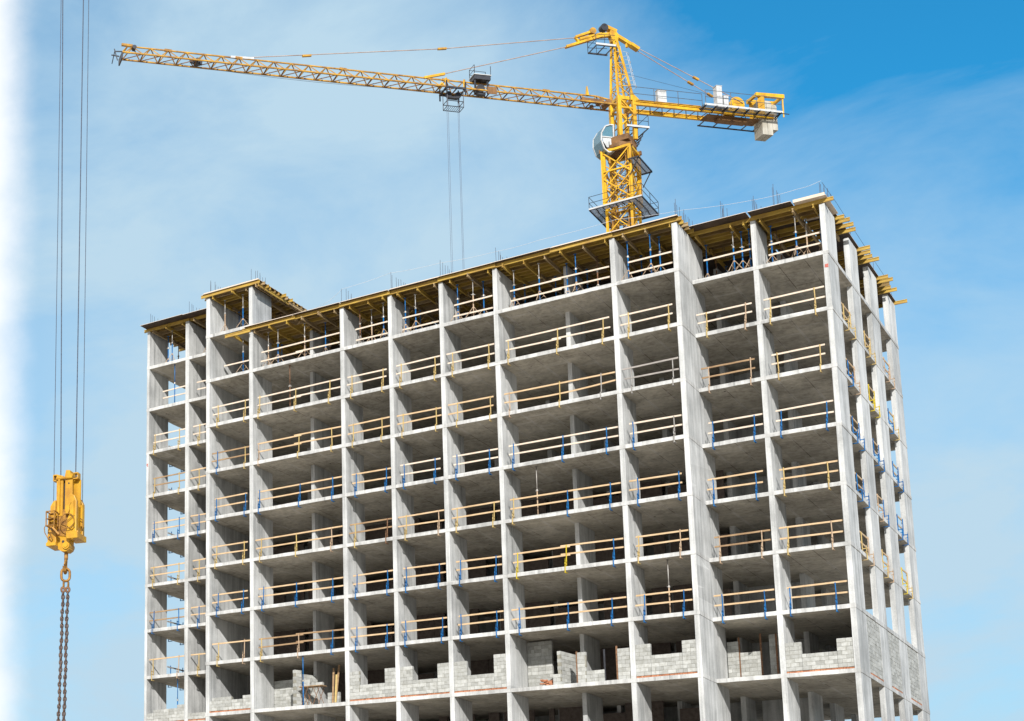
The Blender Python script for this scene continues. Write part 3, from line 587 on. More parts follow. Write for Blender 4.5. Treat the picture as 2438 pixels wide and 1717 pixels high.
for si, (bay, xa, xb, wl_) in enumerate(SEG):
    L = -1 if bay in ('a1', 'a2', 'b1') else 0; yf = BAY[bay][2]; zz = z(L)
    n = 12 if bay[0] == 'b' else 10
    ys = [yf + (-.12 if bay[0] == 'b' else .10) + .47 * k + R.uniform(-.05, .05) * (k > 0) for k in range(n)]
    if bay == 'c2': ys = [yf - .10, yf + .4, yf + .9, yf + 1.4] + [4.55, 5.05, 5.75, 6.45] + [9.25, 9.85, 10.5, 11.1] + [13.9, 14.45, 15.0, 15.6, 16.1] + [18.25]
    if bay == 'b1': ys += [5.6, 6.2, 6.8, 7.4, 8.0, 8.6]
    for k, yy in enumerate(ys):
        dx = (si % 2) * .085
        a, b = xa + R.uniform(-.12, .12), xb + R.uniform(-.12, .12)
        if bay == 'c2': b = 6.86 if k == 0 else (6.3 if yy < 4.3 else 6.93 + R.uniform(-.18, .16))
        if bay == 'a1': a = -34.95 if k == 0 else a
        if bay == 'b7' and k == 0: b = .28
        if bay == 'b1': b = -24.4 + R.uniform(-.15, .12); a = -28.78 if k == 0 else a
        m = MB(); y2 = yy + dx; m.ibeam((a, y2, zz + JZ), (b, y2, zz + JZ))
        tag(m.build('formwork_joist', 'beam' if k == 0 or bay == 'c2' and b > 6.9 or R.random() < .25 else R.choice(('beam_shade', 'beam_shade', 'beam_raw', 'beam')), origin=((a + b) / 2, y2, zz + JZ)),  # front and protruding joists keep the lit timber, others mostly the shaded copy
            'yellow timber joist under the roof deck, %s%s, %s' % (NTH[k], '' if k == 0 else ' from the front', wl_), 'beam', 'timber joists under the roof deck')
    # bearers run inwards under the joists
    bx = [xa + .72, xa + 1.85, xb - .55]
    if bay == 'c1': bx = [.28, 2.05, 2.72]
    if bay == 'c2': bx = [3.45, 5.0, 5.95]
    if bay == 'b1': bx = [-27.9, -26.4, -25.62, -24.85, -24.62]
    for i, x in enumerate(bx):
        x += R.uniform(-.06, .06); fr = yf - .2 + R.uniform(-.12, .16)
        if i == 2: fr += .05; ends = [(fr, fr + 2.4), (fr + 2.6, fr + 5.0)]
        else: ends = [(fr, fr + 2.5), (fr + 2.3, fr + 5.2)]
        if bay == 'b1' and i > 2: ends = [(yf - .15, 3.8), (3.5, 7.6)]
        for q, (a, b) in enumerate(ends):
            xx = x + q * .09; m = MB(); m.ibeam((xx, a, zz + PZ), (xx, b, zz + PZ))
            tag(m.build('formwork_bearer', 'beam' if R.random() < .55 else 'beam_raw', origin=(xx, a, zz + PZ)), 'timber bearer under the joists, %s row, %s from left, %s' % (('front', 'inner')[q], ORD[i], wl_), 'beam', 'timber bearers on the props')
    # deck sheets
    da, db = xa + .18, xb - .12
    yfr = (yf - .26 if bay[0] == 'b' else yf - .66) + R.uniform(-.09, .07)
    if bay == 'b1': da, db = -28.62, -24.55
    if bay == 'a1': da = -34.75
    if bay == 'a2': db = -28.64
    if bay == 'b2' and xa < -25: da = -25.55
    if bay == 'b7': db = .14
    if bay == 'c1': da, db = .16, 2.95
    if bay == 'c2': da, db = 3.02, 5.05
    dk = thing('roof_deck_panel', ((da + db) / 2, yf, zz + DZ), 'brown plywood deck panel on the roof joists, %s' % wl_, 'panel', 'plywood deck of the roof formwork')
    m = MB(); cx = (da + db) / 2; yend = YD - yf
    m.box((da - cx, yfr - yf, .003), (db - cx, 4.9 - (0 if bay[0] == 'b' else yf), .024)); m.build('plywood_sheet', 'ply', dk)
    m = MB(); m.box((da - cx, 4.905 - (0 if bay[0] == 'b' else yf), .003), (db - cx, yend, .024)); m.build('plywood_sheet', 'ply', dk)
    m = MB(); m.box((da - cx + .05, -.18 if bay[0] == 'b' else -.25, .026), (db - cx - .05, -.13 if bay[0] == 'b' else -.2, .10)); m.build('edge_board', 'plank_pale', dk)
m = MB(); m.box((5.1, YC - .42, z(0) + DZ + .003), (6.6, 4.35, z(0) + DZ + .024)); m.box((5.1, YC - .40, z(0) + DZ + .026), (6.55, YC - .34, z(0) + DZ + .17))
tag(m.build('roof_deck_panel', 'plank_pale', origin=(5.85, YC, z(0) + DZ)), 'pale timber deck end with raised edge at the right front corner', 'panel', 'plywood deck of the roof formwork')
m = MB(); m.box((5.1, 4.36, z(0) + DZ + .003), (6.5, YD, z(0) + DZ + .024)); tag(m.build('roof_deck_panel', 'ply', origin=(5.85, 6, z(0) + DZ)), 'plywood deck strip above the protruding joists of the right flank', 'panel', 'plywood deck of the roof formwork')
m = MB(); m.ibeam((-26.9, -.32, z(0) + JZ - .2), (-25.1, -.32, z(0) + JZ - .2)) ; m.ibeam((-26.35, -.28, z(0) + PZ - .02), (-26.35, 1.6, z(0) + PZ - .02))
tag(m.build('formwork_bearer', 'beam', origin=(-26, 0, z(0) + PZ)), 'yellow timber beams sticking out left of the lower roof deck', 'beam', 'timber bearers on the props')
# safety cord along the bar heads
m = MB(); pts = [(-24.2, 1.2, 2.9), (-20.22, .3, 3.2), (-19.1, .2, 3.75), (-16.0, .2, 3.95), (-12.9, .2, 3.75), (-9.7, .2, 3.55), (-7.3, .3, 3.6), (-3.3, 1.0, 3.95), (-.33, 2.5, 4.2), (3.0, 2.5, 3.75), (5.2, 2.5, 3.72), (6.3, 2.4, 3.8)]
fine = []
for a, b in zip(pts, pts[1:]):
    for i in range(4): t = i / 4; p = Vector(a).lerp(Vector(b), t); fine.append(p + Vector((0, 0, ZG - .05 * math.sin(math.pi * t))))
fine.append(Vector(pts[-1]) + Vector((0, 0, ZG)))
m.path(fine, .009, 5); tag(m.build('safety_cord', 'cord', origin=(-10, .5, ZG + 3)), 'thin white cord strung along the starter bars above the roof', 'cord')
m = MB(); m.path([(6.35, 2.4, ZG + 3.7), (6.5, 4.3, ZG + 3.42), (6.5, 8.64, ZG + 3.36), (6.5, 15.4, ZG + 3.3), (6.4, 18.2, ZG + 2.9)], .009, 5); tag(m.build('safety_cord', 'rope', origin=(6.5, 6, ZG + 3)), 'thin dark cord above the beam ends of the right flank', 'cord')

# ------------------------------------------------------------------ tower crane behind the building
CX, CY = -14.0, 36.0
ux, uy = -.6633, -.7483
crn = thing('tower_crane', (CX, CY, 0), 'yellow lattice tower crane standing behind the building, jib pointing left', 'crane')
CO = Vector((CX, CY, 0))
def cp(u, v, zz): return Vector((ux * u + uy * v * -1 * -1 * 0 + (-uy) * v, uy * u + ux * v, zz + ZG))      # u along the jib, v towards the photographer, z from the working floor
def cpart(m, name, mt, parent=None, smooth=False):
    o = m.build(name, mt, None, smooth); o.parent = parent or crn; return o
# mast, square to the building
hw = .93
m = MB(); mi = MB(); legs = [(-hw, -hw), (hw, -hw), (hw, hw), (-hw, hw)]; zt = 26.0 + ZG
for (a, b) in legs:
    m.box((a - .085, b - .085, 0), (a + .085, b + .085, zt))
k = 0; zz = .4
while zz < zt - 1.9:
    for i in range(4):
        p, q = legs[i], legs[(i + 1) % 4]; mid = ((p[0] + q[0]) / 2, (p[1] + q[1]) / 2)
        m.bar((*p, zz), (*q, zz), .07)
        m.bar((*p, zz), (*mid, zz + .95), .07); m.bar((*q, zz), (*mid, zz + .95), .07); m.bar((*mid, zz + .95), (*p, zz + 1.9), .07); m.bar((*mid, zz + .95), (*q, zz + 1.9), .07)
    zz += 1.9
for i in range(4): p, q = legs[i], legs[(i + 1) % 4]; m.bar((*p, zt - .1), (*q, zt - .1), .16)
cpart(m, 'mast', 'crane')
# climbing frame of inner struts and ladder
ih = .62; il = [(-ih, -ih), (ih, -ih), (ih, ih), (-ih, ih)]
for (a, b) in il: mi.box((a - .06, b - .06, 8), (a + .06, b + .06, zt - .3))
zz = 14.0 + ZG
while zz < zt - 1.2:
    for i in range(4):
        p, q = il[i], il[(i + 1) % 4]; mi.bar((*p, zz), (*q, zz + 1.15), .055); mi.bar((*q, zz), (*p, zz + 1.15), .055); mi.bar((*p, zz), (*q, zz), .05)
    zz += 1.15
cpart(mi, 'inner_mast', 'crane_old')
ld = MB(); zz = 10.0
ld.tube((-.15, .25, 8), (-.15, .25, zt), .02, 5); ld.tube((.2, .25, 8), (.2, .25, zt), .02, 5)
while zz < zt: ld.tube((-.15, .25, zz), (.2, .25, zz), .014, 5); zz += .3
cpart(ld, 'ladder', 'grate')
cf = MB()                                       # climbing collar beams
for zz, w in ((21.55, .15), (25.9, .2), (24.2, .1)):
    q = 1.06
    for a, b in (((-q, -q), (q, -q)), ((q, -q), (q, q)), ((q, q), (-q, q)), ((-q, q), (-q, -q))): cf.bar((*a, zz + ZG), (*b, zz + ZG), .10, w)
for (a, b) in ((-1.06, -1.06), (1.06, -1.06), (1.06, 1.06), (-1.06, 1.06)): cf.box((a - .07, b - .07, 21.5 + ZG), (a + .07, b + .07, 25.95 + ZG))
for s in (-1, 1):
    for zz in (21.6, 23.75):
        cf.bar((-1.06 * s, -1.06, zz + ZG), (1.06 * s, -1.06, zz + 2.1 + ZG), .09); cf.bar((1.06, -1.06 * s, zz + ZG), (1.06, 1.06 * s, zz + 2.1 + ZG), .08)
cpart(cf, 'climbing_frame', 'crane')
def platform(name, x0, x1, y0, y1, zz, hole=None, rail=1.0, rails=True):
    m = MB(); g = MB()
    def deck(a, b, c, d):
        q = b
        while q < d - .01: g.box((a, q, zz - .03), (c, q + .025, zz)); q += .10
        n = int((c - a) / .5) + 1
        for i in range(n + 1): x = a + (c - a) * i / n; m.bar((x, b, zz - .07), (x, d, zz - .07), .05, .08)
    if hole:
        hx, hy = hole; deck(x0, y0, x1, -hy); deck(x0, hy, x1, y1); deck(x0, -hy, -hx, hy); deck(hx, -hy, x1, hy)
    else: deck(x0, y0, x1, y1)
    cs = [(x0, y0), (x1, y0), (x1, y1), (x0, y1)]
    for i in range(4):
        a, b = cs[i], cs[(i + 1) % 4]; m.bar((*a, zz - .05), (*b, zz - .05), .06, .12)
        if rails:
            for h in (rail, rail * .5): m.tube((*a, zz + h), (*b, zz + h), .022, 5)
            n = max(1, int((Vector(b) - Vector(a)).length / 1.6))
            for k in range(n): t = k / n; p = (a[0] + (b[0] - a[0]) * t, a[1] + (b[1] - a[1]) * t); m.tube((*p, zz), (*p, zz + rail), .022, 5)
    o = cpart(m, name, 'dark'); g2 = g.build('deck_plate', 'grate'); g2.parent = o
    return o
platform('mast_platform', -1.95, 1.95, -1.8, 2.1, 21.15 + ZG, (1.1, 1.1))
fb = MB(); fb.bar((-1.97, -1.82, 21.15 + ZG), (1.97, -1.82, 21.15 + ZG), .04, .12); cpart(fb, 'toe_board', 'white')
platform('side_platform', 1.0, 1.75, -1.4, 1.7, 24.6 + ZG, None, .9, False)
m = MB(); m.bar((1.05, 1.6, 23.4 + ZG), (1.7, 1.6, 24.55 + ZG), .06); m.bar((1.05, -1.2, 23.4 + ZG), (1.7, -1.3, 24.55 + ZG), .06); cpart(m, 'bracket', 'dark')
# slewing ring
m = MB(); m.tube((0, 0, 26.0 + ZG), (0, 0, 26.28 + ZG), 1.18, 24); m.tube((0, 0, 26.28 + ZG), (0, 0, 26.5 + ZG), 1.0, 24)
for a, b in (((-1.25, -1.0), (1.25, -1.0)), ((-1.25, 1.0), (1.25, 1.0))): m.bar((*a, 25.98 + ZG), (*b, 25.98 + ZG), .2, .3)
m.box((-.95, -.95, 26.5 + ZG), (.95, .95, 26.95 + ZG)); cpart(m, 'slewing_ring', 'crane_brown')
# slewing tower and head (in the jib's axes)
m = MB()
cols = [(.25, .55), (.25, -.55), (-.98, .55), (-.98, -.55)]
for u, v in cols: m.bar(cp(u, v, 26.9), cp(u, v, 30.45), .28 if u > 0 else .24, .28, up=(ux, uy, 0))
for zz, h in ((30.3, .28), (29.5, .14)):
    for a, b in ((0, 1), (2, 3), (0, 2), (1, 3)): m.bar(cp(*cols[a], zz), cp(*cols[b], zz), .14, h)
for v in (.55, -.55):
    m.bar(cp(.1, v, 30.2), cp(-.98, v, 29.05), .1); m.bar(cp(-.98, v, 29.05), cp(.15, v, 28.0), .09); m.bar(cp(.2, v, 29.1), cp(-.55, v, 28.25), .09)
m.bar(cp(.25, .55, 29.3), cp(.25, -.55, 28), .08); m.bar(cp(-.98, .55, 29.3), cp(-.98, -.55, 28), .08)
m.prism([cp(-.7, .56, 30.9), cp(-1.45, .56, 30.2), cp(-.7, .56, 30.15)], cp(0, .1, -ZG) ); m.prism([cp(-.7, -.66, 30.9), cp(-1.45, -.66, 30.2), cp(-.7, -.66, 30.15)], cp(0, .1, -ZG))
cpart(m, 'slewing_tower', 'crane')
m = MB(); ap = [(.16, .18), (.16, -.18), (-.05, .18), (-.05, -.18)]; bs = [(.25, .55), (.25, -.55), (-.98, .55), (-.98, -.55)]
for (a, b), (c, d) in zip(ap, bs): m.bar(cp(c, d, 30.4), cp(a, b, 35.6), .15, .15)
def leg(i, t): return cp(bs[i][0] + (ap[i][0] - bs[i][0]) * t, bs[i][1] + (ap[i][1] - bs[i][1]) * t, 30.4 + 5.2 * t)
for k in range(5):
    t0, t1 = k * .19, (k + 1) * .19
    for a, b in ((0, 2), (1, 3), (0, 1), (2, 3)):
        m.bar(leg(a, t1), leg(b, t1), .055); m.bar(leg(a if k % 2 else b, t0), leg(b if k % 2 else a, t1), .05)
for v in (.14, -.2):
    m.prism([cp(.52, v, 35.95), cp(.18, v, 35.2), cp(-.22, v, 35.5), cp(-.2, v, 36.0), cp(.1, v, 36.35), cp(.4, v, 36.25)], cp(0, .06, -ZG))
m.bar(cp(.9, 0, 36.58), cp(-.12, 0, 36.2), .42, .26); m.bar(cp(.12, 0, 35.3), cp(.2, 0, 36.2), .34, .4, up=(ux, uy, 0))
cpart(m, 'tower_head', 'crane')
m = MB(); m.tube(cp(.88, .22, 36.42), cp(.88, -.22, 36.42), .30, 16); cpart(m, 'head_sheave', 'dark')
platform_m = MB(); pg = MB()
for v in (.62, -.62):
    platform_m.bar(cp(.3, v, 34.55), cp(1.92, v, 34.55), .07, .12); platform_m.tube(cp(.3, v, 35.12), cp(1.92, v, 35.0), .022, 5); platform_m.tube(cp(.3, v, 35.5), cp(1.92, v, 35.45), .022, 5); platform_m.tube(cp(1.92, v, 34.5), cp(1.92, v, 35.45), .025, 5); platform_m.tube(cp(1.2, v, 34.5), cp(1.2, v, 35.45), .02, 5)
for u in (.5, 1.2, 1.9): platform_m.bar(cp(u, -.62, 34.5), cp(u, .62, 34.5), .05, .08)
platform_m.tube(cp(1.92, .62, 35.45), cp(1.92, -.62, 35.45), .022, 5); platform_m.tube(cp(1.92, .62, 35.0), cp(1.92, -.62, 35.0), .022, 5)
o = cpart(platform_m, 'head_platform', 'dark'); m = MB(); m.bar(cp(.3, .66, 34.62), cp(1.95, .66, 34.62), .03, .16); m.build('toe_board', 'white').parent = o
lc = MB()
def lad(t, off): return cp(-.62 - .55 * t - off, .1, 34.3 - 2.6 * t)
for s in (-.22, .22):
    lc.tube(cp(-.30, s, 34.9), cp(-1.05, s, 31.0), .022, 5)
for k in range(14): t = k / 13; lc.tube(cp(-.30 - .75 * t, -.22, 34.9 - 3.9 * t), cp(-.30 - .75 * t, .22, 34.9 - 3.9 * t), .014, 5)
for k in range(5):
    t = .15 + .175 * k; c = Vector((-.30 - .75 * t, 34.9 - 3.9 * t)); lc.path([cp(c.x - .68 * math.sin(a), .38 * math.cos(a), c.y + .05) for a in [math.pi * i / 8 for i in range(9)]], .018, 5)
for a in (.5, 1.57, 2.64): lc.tube(cp(-.30 - .75 * .15 - .68 * math.sin(a), .38 * math.cos(a), 34.9 - 3.9 * .15), cp(-.30 - .75 * .85 - .68 * math.sin(a), .38 * math.cos(a), 34.9 - 3.9 * .85), .016, 5)
cpart(lc, 'caged_ladder', 'white')
# jib: two lower chords, one upper, panels of 1.36 m
JB, JT, JW, pit = 29.72, 30.53, .5, 1.36
m = MB(); jt_ = MB(); N = 28
m.bar(cp(.4, JW, JB), cp(39.4, JW, JB), .10); m.bar(cp(.4, -JW, JB), cp(39.4, -JW, JB), .10); m.bar(cp(.7, 0, 30.35), cp(1.8, 0, JT), .1); m.bar(cp(1.8, 0, JT), cp(38.9, 0, JT), .09)
m.bar(cp(38.9, 0, JT), cp(39.4, JW, JB), .07); m.bar(cp(38.9, 0, JT), cp(39.4, -JW, JB), .07)
for k in range(N):
    u0 = 1.1 + k * pit; uc = u0 + pit / 2; u1 = u0 + pit
    for v in (JW, -JW): m.bar(cp(u0, v, JB), cp(uc, 0, JT), .06); m.bar(cp(u1, v, JB), cp(uc, 0, JT), .06)
    jt_.bar(cp(u0, JW, JB), cp(u0, -JW, JB), .07); jt_.bar(cp(u0, JW, JB), cp(u1, -JW, JB), .05)
    if k in (3, 9, 15, 21, 25): m.bar(cp(uc - .25, 0, JT), cp(uc + .3, 0, JT + .02), .15, .17)
m.bar(cp(38.5, 0, 30.6), cp(39.35, 0, 30.62), .16, .18)
jib = cpart(m, 'jib', 'crane_old'); jb = jt_.build('bottom_bracing', 'crane_brown'); jb.parent = jib
m = MB(); m.bar(cp(39.4, -.55, 29.45), cp(39.4, .55, 29.45), .10, .5); m.bar(cp(39.95, -.5, 29.3), cp(39.95, .5, 29.8), .05, .08); m.bar(cp(39.4, -.5, 29.95), cp(40.0, -.5, 30.0), .07); m.bar(cp(39.4, .5, 29.75), cp(40.0, .5, 29.7), .07); m.bar(cp(40.0, .5, 29.9), cp(39.75, .5, 29.0), .06); m.tube(cp(38.4, -.2, 30.45), cp(38.4, .2, 30.45), .16, 10)
o = m.build('tip_frame', 'dark'); o.parent = jib
m = MB(); m.tube(cp(33.6, -.3, 29.85), cp(33.6, .3, 29.85), .2, 10); m.bar(cp(33.2, 0, 29.8), cp(34.1, 0, 29.9), .2, .3); o = m.build('pulley', 'dark'); o.parent = jib
m = MB(); m.prism([cp(2.4, .1, 30.5), cp(2.62, .1, 30.5), cp(2.52, .1, 31.3)], cp(0, -.2, -ZG)); o = m.build('mast_stub', 'crane'); o.parent = jib
m = MB(); m.bar(cp(1.7, .3, 29.9), cp(3.2, .3, 29.95), .3, .25); m.tube(cp(.95, -.35, 29.95), cp(.95, .35, 29.95), .26, 12); m.tube(cp(1.5, -.3, 30.05), cp(1.5, .3, 30.05), .2, 12); m.box(cp(2.2, 0, 29.4) - Vector((.12, .12, 0)), cp(2.2, 0, 29.4) + Vector((.12, .12, .3))); o = m.build('trolley_winch', 'crane_brown'); o.parent = jib
# slack trolley rope under the jib
m = MB(); m.path([cp(36.0 - 21.5 * i / 14, -.1, 29.62 - .33 * math.sin(math.pi * i / 14)) for i in range(15)], .014, 4); o = m.build('trolley_rope', 'rope'); o.parent = jib
# tie bars
def tie(name, pts, r, joints, mt='pend'):
    m = MB(); m.path(pts, r, 6); o = cpart(m, name, mt)
    for a, b in joints: j = MB(); j.bar(a, b, .16, .14); j.build('coupling', 'crane_old').parent = o
    return o
tie('tie_bar', [cp(30.2, 0, 30.62), cp(29.3, 0, 30.72), cp(14.2, 0, 33.15), cp(3.3, 0, 35.33)], .035, [(cp(25.4, 0, 31.27), cp(24.7, 0, 31.39)), (cp(14.6, 0, 33.08), cp(13.9, 0, 33.2))])
m = MB(); m.bar(cp(29.2, 0, 30.62), cp(31.0, 0, 30.56), .14, .16); o = m.build('tie_anchor', 'white'); o.parent = jib
m = MB(); m.bar(cp(15.75, 0, 30.55), cp(14.1, 0, 31.05), .16, .18); o = m.build('tie_anchor', 'crane'); o.parent = jib
tie('tie_bar', [cp(14.2, 0, 31.03), cp(4.1, 0, 34.45)], .035, [])
m = MB()
for v in (.12, -.12): m.bar(cp(4.1, v, 34.45), cp(1.07, v, 35.72), .07, .18); m.bar(cp(3.3, v, 35.36), cp(1.9, v, 36.0), .07, .17); m.bar(cp(2.95, v, 35.25), cp(1.1, v, 35.9), .06, .15)
m.bar(cp(1.1, 0, 35.75), cp(.25, 0, 35.95), .3, .32); m.bar(cp(3.3, 0, 35.4), cp(3.0, 0, 34.95), .2, .12); cpart(m, 'tie_link', 'crane')
m = MB(); m.tube(cp(1.85, .2, 36.02), cp(1.85, -.2, 36.02), .26, 14); cpart(m, 'tie_sheave', 'crane_old')
m = MB(); m.bar(cp(-.15, 0, 35.9), cp(-1.3, 0, 35.28), .3, .26); m.bar(cp(-1.3, 0, 35.28), cp(-1.95, 0, 34.9), .42, .24); m.bar(cp(-1.0, 0, 35.3), cp(-1.0, 0, 35.0), .14, .2); cpart(m, 'counter_tie_link', 'crane')
for v, e in ((-.55, (-10.0, 31.85)), (.55, (-7.6, 31.6))):
    pts = [cp(-1.9, v * .25, 34.92), cp(-10.2, v, 30.95)]
    tie('counter_tie_bar', pts, .03, [(pts[0].lerp(pts[1], f), pts[0].lerp(pts[1], f + .055)) for f in (.52, .72)])
m = MB(); m.path([cp(-.4, .1, 32.75), cp(-1.2, .1, 32.6), cp(-8.0, .1, 31.6)], .014, 4); cpart(m, 'winch_rope', 'rope')
# counter-jib: two I-beams with lattice between, decks, winch and weights
m = MB()
for v in (.6, -.6):
    for dz, w, h in ((.14, .2, .05), (0, .06, .26), (-.14, .2, .05)): m.bar(cp(-.95, v, 29.93 + dz), cp(-12.7, v, 30.0 + dz), w, h)
cj = cpart(m, 'counter_jib', 'crane'); m = MB()
for k in range(11):
    u0 = -1.3 - k * 1.0; m.bar(cp(u0, .58, 29.86), cp(u0 - .75, -.58, 29.86), .06); m.bar(cp(u0 - .75, -.58, 29.88), cp(u0 - .9, .58, 29.88), .045)
m.build('lattice', 'crane_brown').parent = cj
m = MB(); m.box(Vector((-.05, -.05, 0)), Vector((.05, .05, .05))); 
pts = [cp(-1.6, -.5, 30.11), cp(-11, -.5, 30.17), cp(-11, .72, 30.17), cp(-1.6, .72, 30.11)]
m = MB(); m.bar(cp(-1.3, .66, 30.17), cp(-6.5, .66, 30.2), .12, .05); m.build('walkway_edge', 'crane_old').parent = cj
rl = MB()
for (v, u0, u1, zb) in ((.75, -.6, -6.6, 30.1), (1.35, -6.5, -12.9, 30.1)):
    n = max(2, int(abs(u1 - u0) / 1.9))
    for k in range(n + 1): u = u0 + (u1 - u0) * k / n; rl.tube(cp(u, v, zb), cp(u, v, zb + 1.12), .026, 5)
    for h in (1.12, .55): rl.tube(cp(u0, v, zb + h), cp(u1, v, zb + h), .022, 5)
rl.build('handrail', 'grate').parent = cj
m = MB(); m.bar(cp(-6.4, 1.38, 30.02), cp(-12.95, 1.38, 30.02), .03, .16)
m.build('toe_board', 'white').parent = cj
m = MB()
for k in range(8): u = -6.5 - k * .9; m.bar(cp(u, .6, 29.95), cp(u, 1.4, 29.95), .06, .1); m.bar(cp(u, .6, 29.75), cp(u, 1.35, 29.92), .05)
for u in (-7.6, -8.8, -10, -11.2, -12.2): m.bar(cp(u, -.6, 29.8), cp(u, -1.4, 29.8), .05, .08)
m.bar(cp(-7.5, -1.4, 29.8), cp(-12.4, -1.4, 29.8), .06, .1); m.bar(cp(-12.3, 1.2, 30.0), cp(-13.6, 1.2, 30.0), .05); m.bar(cp(-12.3, -.8, 29.6), cp(-13.4, -.8, 29.6), .05)
m.build('walkway_bracket', 'dark').parent = cj
m = MB(); m.box((-.02, -.02, 0), (.02, .02, .02)); 
gp = MB()
for k in range(66): gp.bar(cp(-6.4 - .1 * k, .64, 30.02), cp(-6.4 - .1 * k, 1.36, 30.02), .035, .03)
gp.bar(cp(-6.4, .66, 30.0), cp(-12.9, .66, 30.0), .04, .05); gp.build('deck_plate', 'grate').parent = cj
m = MB(); m.prism([cp(-7.2, -.55, 29.7), cp(-11.6, -.55, 29.7), cp(-11.6, .4, 29.7), cp(-7.2, .4, 29.7)], (0, 0, .09))
m.bar(cp(-8.2, 0, 29.6), cp(-10.6, 0, 29.6), .5, .3); m.build('machine_tray', 'crane_brown').parent = cj
def cab_box(u0, u1, v0, v1, z0, z1, name, mt):
    m = MB(); m.prism([cp(u0, v0, z0), cp(u1, v0, z0), cp(u1, v1, z0), cp(u0, v1, z0)], (0, 0, z1 - z0)); e = .03
    m.prism([cp(u0 + e, v0 - e, z1), cp(u1 - e, v0 - e, z1), cp(u1 - e, v1 + e, z1), cp(u0 + e, v1 + e, z1)], (0, 0, .03)); m.bar(cp((u0 + u1) / 2, max(v0, v1) + .01, z0 + .1), cp((u0 + u1) / 2, max(v0, v1) + .01, z1 - .1), .02, .015)
    o = m.build(name, mt); o.parent = cj; return o
cab_box(-3.0, -3.72, .3, .62, 30.25, 31.25, 'electric_cabinet', 'white'); cab_box(-7.75, -8.2, .5, .95, 30.15, 31.95, 'electric_cabinet', 'white'); cab_box(-8.35, -8.75, .4, .9, 30.15, 31.2, 'electric_cabinet', 'white')
m = MB(); m.tube(cp(-9.75, .45, 30.85), cp(-9.75, -.45, 30.85), .52, 18); m.tube(cp(-9.75, .5, 30.85), cp(-9.75, .42, 30.85), .62, 18); m.tube(cp(-9.75, -.42, 30.85), cp(-9.75, -.5, 30.85), .62, 18); m.prism([cp(-9.1, .55, 30.15), cp(-10.4, .55, 30.15), cp(-10.15, .55, 30.85), cp(-9.35, .55, 30.85)], cp(0, .07, -ZG)); m.bar(cp(-9.0, 0, 30.35), cp(-9.3, 0, 30.35), .7, .35); m.build('hoist_winch', 'crane').parent = cj
m = MB()
for v in (.55, -.55): m.bar(cp(-11.3, v, 31.78), cp(-13.7, v, 31.85), .2, .32); m.bar(cp(-11.75, v, 30.1), cp(-11.75, v, 31.7), .45, .2); m.bar(cp(-13.6, v, 30.1), cp(-13.6, v, 31.7), .08)
m.bar(cp(-11.4, .6, 31.8), cp(-11.4, -.6, 31.8), .2); m.bar(cp(-13.6, .6, 31.85), cp(-13.6, -.6, 31.85), .2); m.build('ballast_frame', 'crane').parent = cj
for i, (u, zb, zt_) in enumerate(((-11.95, 28.5, 31.5), (-12.40, 28.5, 31.45), (-12.84, 28.95, 31.2))):
    m = MB(); w = .52
    m.prism([cp(u + .21, -w, zb), cp(u + .21, w, zb), cp(u + .21, w, zt_ - .25), cp(u + .21, w - .15, zt_), cp(u + .21, -w + .15, zt_), cp(u + .21, -w, zt_ - .25)], cp(-.42, 0, -ZG))
    m.build('counterweight', 'cw').parent = cj
# driver's cab
cabo = MB()
prof = [(.75, 25.85), (1.25, 25.7), (1.62, 25.95), (1.85, 26.6), (1.80, 27.3), (1.45, 27.85), (1.05, 28.0), (.72, 28.0)]
v0, v1 = .40, -.80
prof = [(a * .92 + .04, b) for a, b in prof]
wht = MB(); gl = MB()
for v, s in ((v0, 1), (v1, -1)):
    for a, b in zip(prof, prof[1:] + prof[:1]): wht.bar(cp(a[0], v, a[1]), cp(b[0], v, b[1]), .09, .09)
    wht.bar(cp(.75, v, 26.95), cp(1.72, v, 26.95), .08)
for a, b in zip(prof, prof[1:]):
    if a[1] > 27.7 or a[0] < .9: wht.prism([cp(a[0], v0, a[1]), cp(b[0], v0, b[1]), cp(b[0], v1, b[1]), cp(a[0], v1, a[1])], (0, 0, .05))
    else: gl.prism([cp(a[0], v0, a[1]), cp(b[0], v0, b[1]), cp(b[0], v1, b[1]), cp(a[0], v1, a[1])], cp(.02, 0, -ZG))
wht.prism([cp(.74, v0, 25.8), cp(.74, v1, 25.8), cp(.74, v1, 28.0), cp(.74, v0, 28.0)], cp(-.05, 0, -ZG))
low = [(.78, 25.95), (1.18, 25.75), (1.45, 26.0), (1.66, 26.55), (1.68, 26.9), (.78, 26.9)]
wht.prism([cp(a, v0 - .02, b) for a, b in [(.78, 26.2), (1.3, 26.1), (1.58, 26.55), (1.64, 26.9), (.78, 26.9)]], cp(0, -.03, -ZG))
gl.prism([cp(a, v0 - .03, b) for a, b in [(.78, 27.0), (1.68, 27.0), (1.65, 27.3), (1.34, 27.8), (.78, 27.95)]], cp(0, -.015, -ZG))
gl.prism([cp(a, v1 + .03, b) for a, b in low + []], cp(0, .015, -ZG))
cabt = cpart(wht, 'operator_cab', 'white'); gl.build('window', 'glass').parent = cabt
m = MB(); m.box(cp(1.1, .1, 26.1) - Vector((.22, .22, 0)), cp(1.1, .1, 26.1) + Vector((.22, .22, .5))); m.box(cp(.92, .1, 26.5) - Vector((.1, .22, 0)), cp(.92, .1, 26.5) + Vector((.1, .22, .7))); m.build('seat', 'dark').parent = cabt
